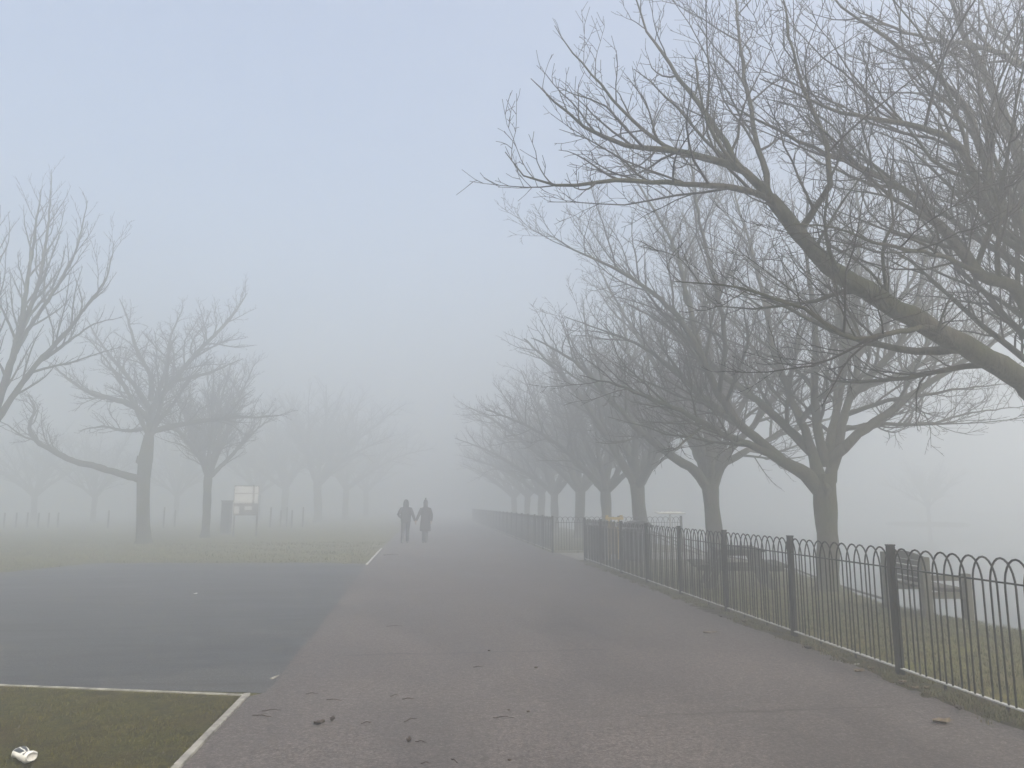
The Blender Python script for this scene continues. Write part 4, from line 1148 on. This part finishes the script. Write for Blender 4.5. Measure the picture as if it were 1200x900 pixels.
sticks = [(365, 815, .13, .1, "straight twig on the path right of the kerb corner"), (392, 822, .17, -.1, "longer pale-ended twig just below a straight twig, right of the kerb corner"),
          (462, 817, .10, .7, "slanting twig, left of the middle pair on the near path"), (478, 821, .12, .15, "flatter twig, right of the middle pair on the near path"),
          (429, 849, .10, .5, "short twig between the curled leaf and the bent twig"), (482, 846, .16, .7, "dark bent twig pointing up-right near the middle foreground"),
          (590, 843, .20, 0.0, "long straight twig lying crosswise on the near path"), (493, 872, .10, -.3, "stubby dark twig near the bottom edge"),
          (533, 894, .11, -.9, "twig slanting down-right at the bottom edge"), (499, 897, .08, .1, "tiny twig at the bottom edge, left of a slanting one"),
          (560, 783, .12, .3, "twig on the mid path above the long crosswise twig"), (307, 841, .20, -.2, "forked twig beside the concrete kerb"),
          (318, 835, .18, .15, "thin twig reaching from the kerb across a forked one"), (462, 735, .26, 0.05, "thin twig lying far up the path, left of centre"),
          (458, 651, .6, 0.1, "distant dark stick on the path below the couple")]
for i, (u, v, L, a, lab) in enumerate(sticks):
    stick(u, v, L * .8, a - YAW, lab, r=0.0032 if v > 700 else 0.012, seed=i, fork=(i in (5, 11)))
def leaf(u, v, s, ang, mat, label, seed=0, curl=0.25, z0=0.014):
    p = G(u, v); rr = random.Random(seed); bm = new(); n = 8
    rows = []
    for i in range(n + 1):
        t = i / n; w = s * 0.36 * math.sin(math.pi * min(1, t * 0.97 + 0.02)) ** 0.8 * (1 + (0.18 if i % 2 else -.1)); x = s * (t - .5)
        zc = z0 + s * curl * (t - .5) ** 2
        rows.append([bm.verts.new((x, y * w, zc + abs(y) * s * curl * .5 * (1 + rr.uniform(-.3, .3)))) for y in (-1, -.5, 0, .5, 1)])
    for i in range(n):
        for j in range(4): bm.faces.new((rows[i][j], rows[i + 1][j], rows[i + 1][j + 1], rows[i][j + 1]))
    bmesh.ops.remove_doubles(bm, verts=bm.verts, dist=1e-5)
    geom = bmesh.ops.extrude_face_region(bm, geom=bm.faces[:])
    bmesh.ops.translate(bm, vec=(0, 0, 0.0012), verts=[g for g in geom['geom'] if isinstance(g, bmesh.types.BMVert)])
    add_tube(bm, [(s * .48, 0, z0 + s * curl * .25), (s * .62, s * .04, z0 + s * .1), (s * .75, s * .06, z0 + .002)], [s * .012, s * .01, s * .008], 5)
    o = bm_obj("fallen_leaf", bm, M[mat], loc=(p.x, p.y, 0), smooth=True); o.rotation_euler.z = ang
    tag(o, label, "leaf", "fallen leaves on the path")
leaf(1104, 849, .15, .1, 'dead_leaf', "large pale brown leaf on the path near the railings' right end", 1)
leaf(832, 743, .17, 0, 'dead_leaf', "flat pale leaf on the path in front of the picnic table", 2, .12)
leaf(1007, 789, .13, 0.4, 'dead_leaf', "small leaf near the soil edge left of the nearest visible fence post", 3)
leaf(374, 851, .085, .5, 'dark_leaf', "curled dark leaf on the near path left of centre", 4, .45)
leaf(389, 847, .05, 1.2, 'dark_leaf', "tiny curled dark leaf beside a bigger curled one", 5, .8)
leaf(1004, 781, .07, 0.4, 'pale', "scrap of pale leaf at the foot of the railings", 6)
leaf(229, 697, .09, 1.2, 'white', "white scrap lying alone on the blue-grey tarmac", 7)
leaf(479, 872, .05, 1.2, 'dark_leaf', "dark crumpled leaf speck at bottom centre left of a stubby twig", 8, .8)
_ll = random.Random(31)
_ORD = ["first", "second", "third", "fourth", "fifth", "sixth", "seventh", "eighth", "ninth", "tenth"]
for i, yy in enumerate(sorted(_ll.uniform(5.8, 12.5) for _ in range(10))):
    before = set(bpy.data.objects)
    leaf(600, 880, _ll.uniform(.05, .10), _ll.uniform(0, 6.28), ('dead_leaf', 'dark_leaf')[i % 3 == 0], _ORD[i] + " small dead leaf on the soil under the railings, counting away from the camera", 40 + i, .5)
    o = [q for q in bpy.data.objects if q not in before][0]; o.location = (4.20 + _ll.gauss(0, .09), yy, 0.010); o['group'] = "small leaves under the railings"
def pebble(u, v, s, label, seed):
    p = G(u, v); bm = new(); bmesh.ops.create_icosphere(bm, subdivisions=2, radius=s); rr = random.Random(seed)
    for q in bm.verts: q.co = Vector((q.co.x * 1.2, q.co.y, q.co.z * .6)) * (1 + rr.uniform(-.12, .12))
    o = bm_obj("pebble", bm, M['dark_leaf'], loc=(p.x, p.y, 0.010 + s * .5), smooth=True); tag(o, label, "pebble", "dark pebbles on the path")
for i, (u, v, s, lab) in enumerate([(628, 784, .016, "dark pebble on the mid path right of centre"), (596, 834, .010, "left of two dark pebbles above the long crosswise twig"), (619, 836, .013, "right of two dark pebbles above the long crosswise twig"),
                                    (597, 893, .010, "dark pebble at the bottom edge right of centre"), (573, 764, .014, "dark pebble on the mid path, the farthest one")]):
    pebble(u, v, s, lab, i)

# ------------------------------------------------------------------ grass blades
def nz(x, y, s, k):  # cheap clump noise
    return (np.sin(x * s + k) * np.cos(y * s * 1.13 + k * 2) + np.sin((x + y) * s * 1.9 + k * 3) * 0.6 + np.cos((x - 1.3 * y) * s * 3.1 + k) * 0.4)
def blades(name, pts, h, w, seed, cols, lean=0.9):
    rng = np.random.default_rng(seed); n = len(pts); P = np.asarray(pts, dtype=np.float64)
    a = rng.uniform(0, 2 * np.pi, n); hh = h * rng.uniform(0.45, 1.35, n) * np.clip(1 + 0.35 * nz(P[:, 0], P[:, 1], 4.0, 0.7), 0.4, 2.0); ww = w * rng.uniform(0.7, 1.3, n)
    ln = rng.uniform(0.2, lean, n)[:, None] * hh[:, None]
    d = np.stack([np.cos(a), np.sin(a), 0 * a], 1); s = np.stack([-np.sin(a), np.cos(a), 0 * a], 1)
    up = np.array([0, 0, 1.0])
    v0 = P - s * ww[:, None] / 2; v1 = P + s * ww[:, None] / 2
    mid = P + d * ln * 0.35 + up * hh[:, None] * 0.6
    v2 = mid + s * ww[:, None] * 0.35; v3 = mid - s * ww[:, None] * 0.35
    tip = P + d * ln + up * hh[:, None] * 0.95
    V = np.stack([v0, v1, v2, v3, tip], 1).reshape(-1, 3)
    b = np.arange(n)[:, None] * 5
    tri = np.concatenate([b + [0, 1, 2], b + [0, 2, 3], b + [3, 2, 4]], axis=1).reshape(-1, 3)
    mi = np.repeat(rng.integers(0, len(cols), n), 3)
    o = from_arrays(name, V, tri, cols, mi=mi, smooth=False)
    tag(o, kind='stuff'); return o
GC = [mat_simple("blade_green", (0.070, 0.082, 0.030), 0.3, 3, 0.75, 0, 0, 1, 0.25), mat_simple("blade_olive", (0.100, 0.102, 0.045), 0.3, 3, 0.8, 0, 0, 1, 0.25),
      mat_simple("blade_straw", (0.17, 0.15, 0.085), 0.3, 3, 0.85, 0, 0, 1, 0.2), mat_simple("blade_dark", (0.040, 0.048, 0.018), 0.3, 3, 0.8, 0, 0, 1, 0.2)]
MC = [mat_simple("moss_green", (0.080, 0.080, 0.012), 0.3, 3, 0.85, 0, 0, 1, 0.2), mat_simple("moss_olive", (0.125, 0.115, 0.022), 0.3, 3, 0.85, 0, 0, 1, 0.2),
      mat_simple("moss_brown", (0.065, 0.050, 0.026), 0.3, 3, 0.85, 0, 0, 1, 0.2), mat_simple("moss_dark", (0.030, 0.031, 0.012), 0.3, 3, 0.85, 0, 0, 1, 0.2)]
rng = np.random.default_rng(5)
# near turf patch
N = 120000
x = rng.uniform(-5.6, -1.56, N); y = rng.uniform(4.6, 9.2, N)
lim = 7.0 + (-1.56 - x) * 0.272 - 0.05
k = (y < lim) & (nz(x, y, 6, 1.0) + rng.uniform(-1.5, 1.5, N) > -0.7)
blades("short_grass", np.stack([x[k], y[k], np.full(k.sum(), 0.0)], 1), 0.020, 0.0032, 1, MC, 1.6)
# bank grass
N = 170000
x = rng.uniform(4.45, 9.0, N); y = rng.uniform(2.5, 22, N) ** 1.0
cr = np.interp(y, [c[0] for c in CREST], [c[1] for c in CREST])
keep = (x < cr + .25) & (rng.uniform(0, 1, N) < np.clip(1.6 - y / 16, .25, 1)) & (nz(x, y, 3.2, 2.0) + rng.uniform(-1.6, 1.6, N) > -0.55)
keep &= (x > 4.75) | (rng.uniform(0, 1, N) < 0.35)
z = np.where(x > cr - .5, -0.05 * ((np.minimum(x, cr) - cr + .5) / .5) ** 2 - np.maximum(0, x - cr) * .65, 0.0)
blades("bank_grass", np.stack([x[keep], y[keep], z[keep]], 1), 0.045, 0.0055, 2, GC, 1.2)
# tufts and moss along the foot of the railings
pts = []
rr = random.Random(9)
_cl = [rr.uniform(4, 22) for _ in range(22)] + [5.9, 6.5, 7.6, 8.4, 10.2]
for _ in range(800):
    cy = rr.uniform(3.5, 22) if rr.random() < .25 else rr.gauss(rr.choice(_cl), .28); cx = rr.gauss(4.32, 0.075)
    m = rr.randint(12, 46)
    for _ in range(m): pts.append((cx + rr.gauss(0, .028), cy + rr.gauss(0, .035), 0.012))
blades("verge_grass", np.array(pts), 0.034, 0.005, 3, GC[:3] + [MC[2]], 1.3)
# far lawn edge tufts
N = 26000
x = rng.uniform(-16, -1.9, N); y = rng.uniform(18.0, 34, N)
yb = np.interp(x, [-22, -14, -10, -9.2, -3.2, -1.0], [18.2, 18.8, 19.9, 22.7, 22.2, 21.3])
k = (y > yb - .1) & (nz(x, y, 1.5, 4.0) + rng.uniform(-1.2, 1.2, N) > 0)
blades("lawn_grass", np.stack([x[k], y[k], np.zeros(k.sum())], 1), 0.06, 0.014, 4, GC, 1.2)
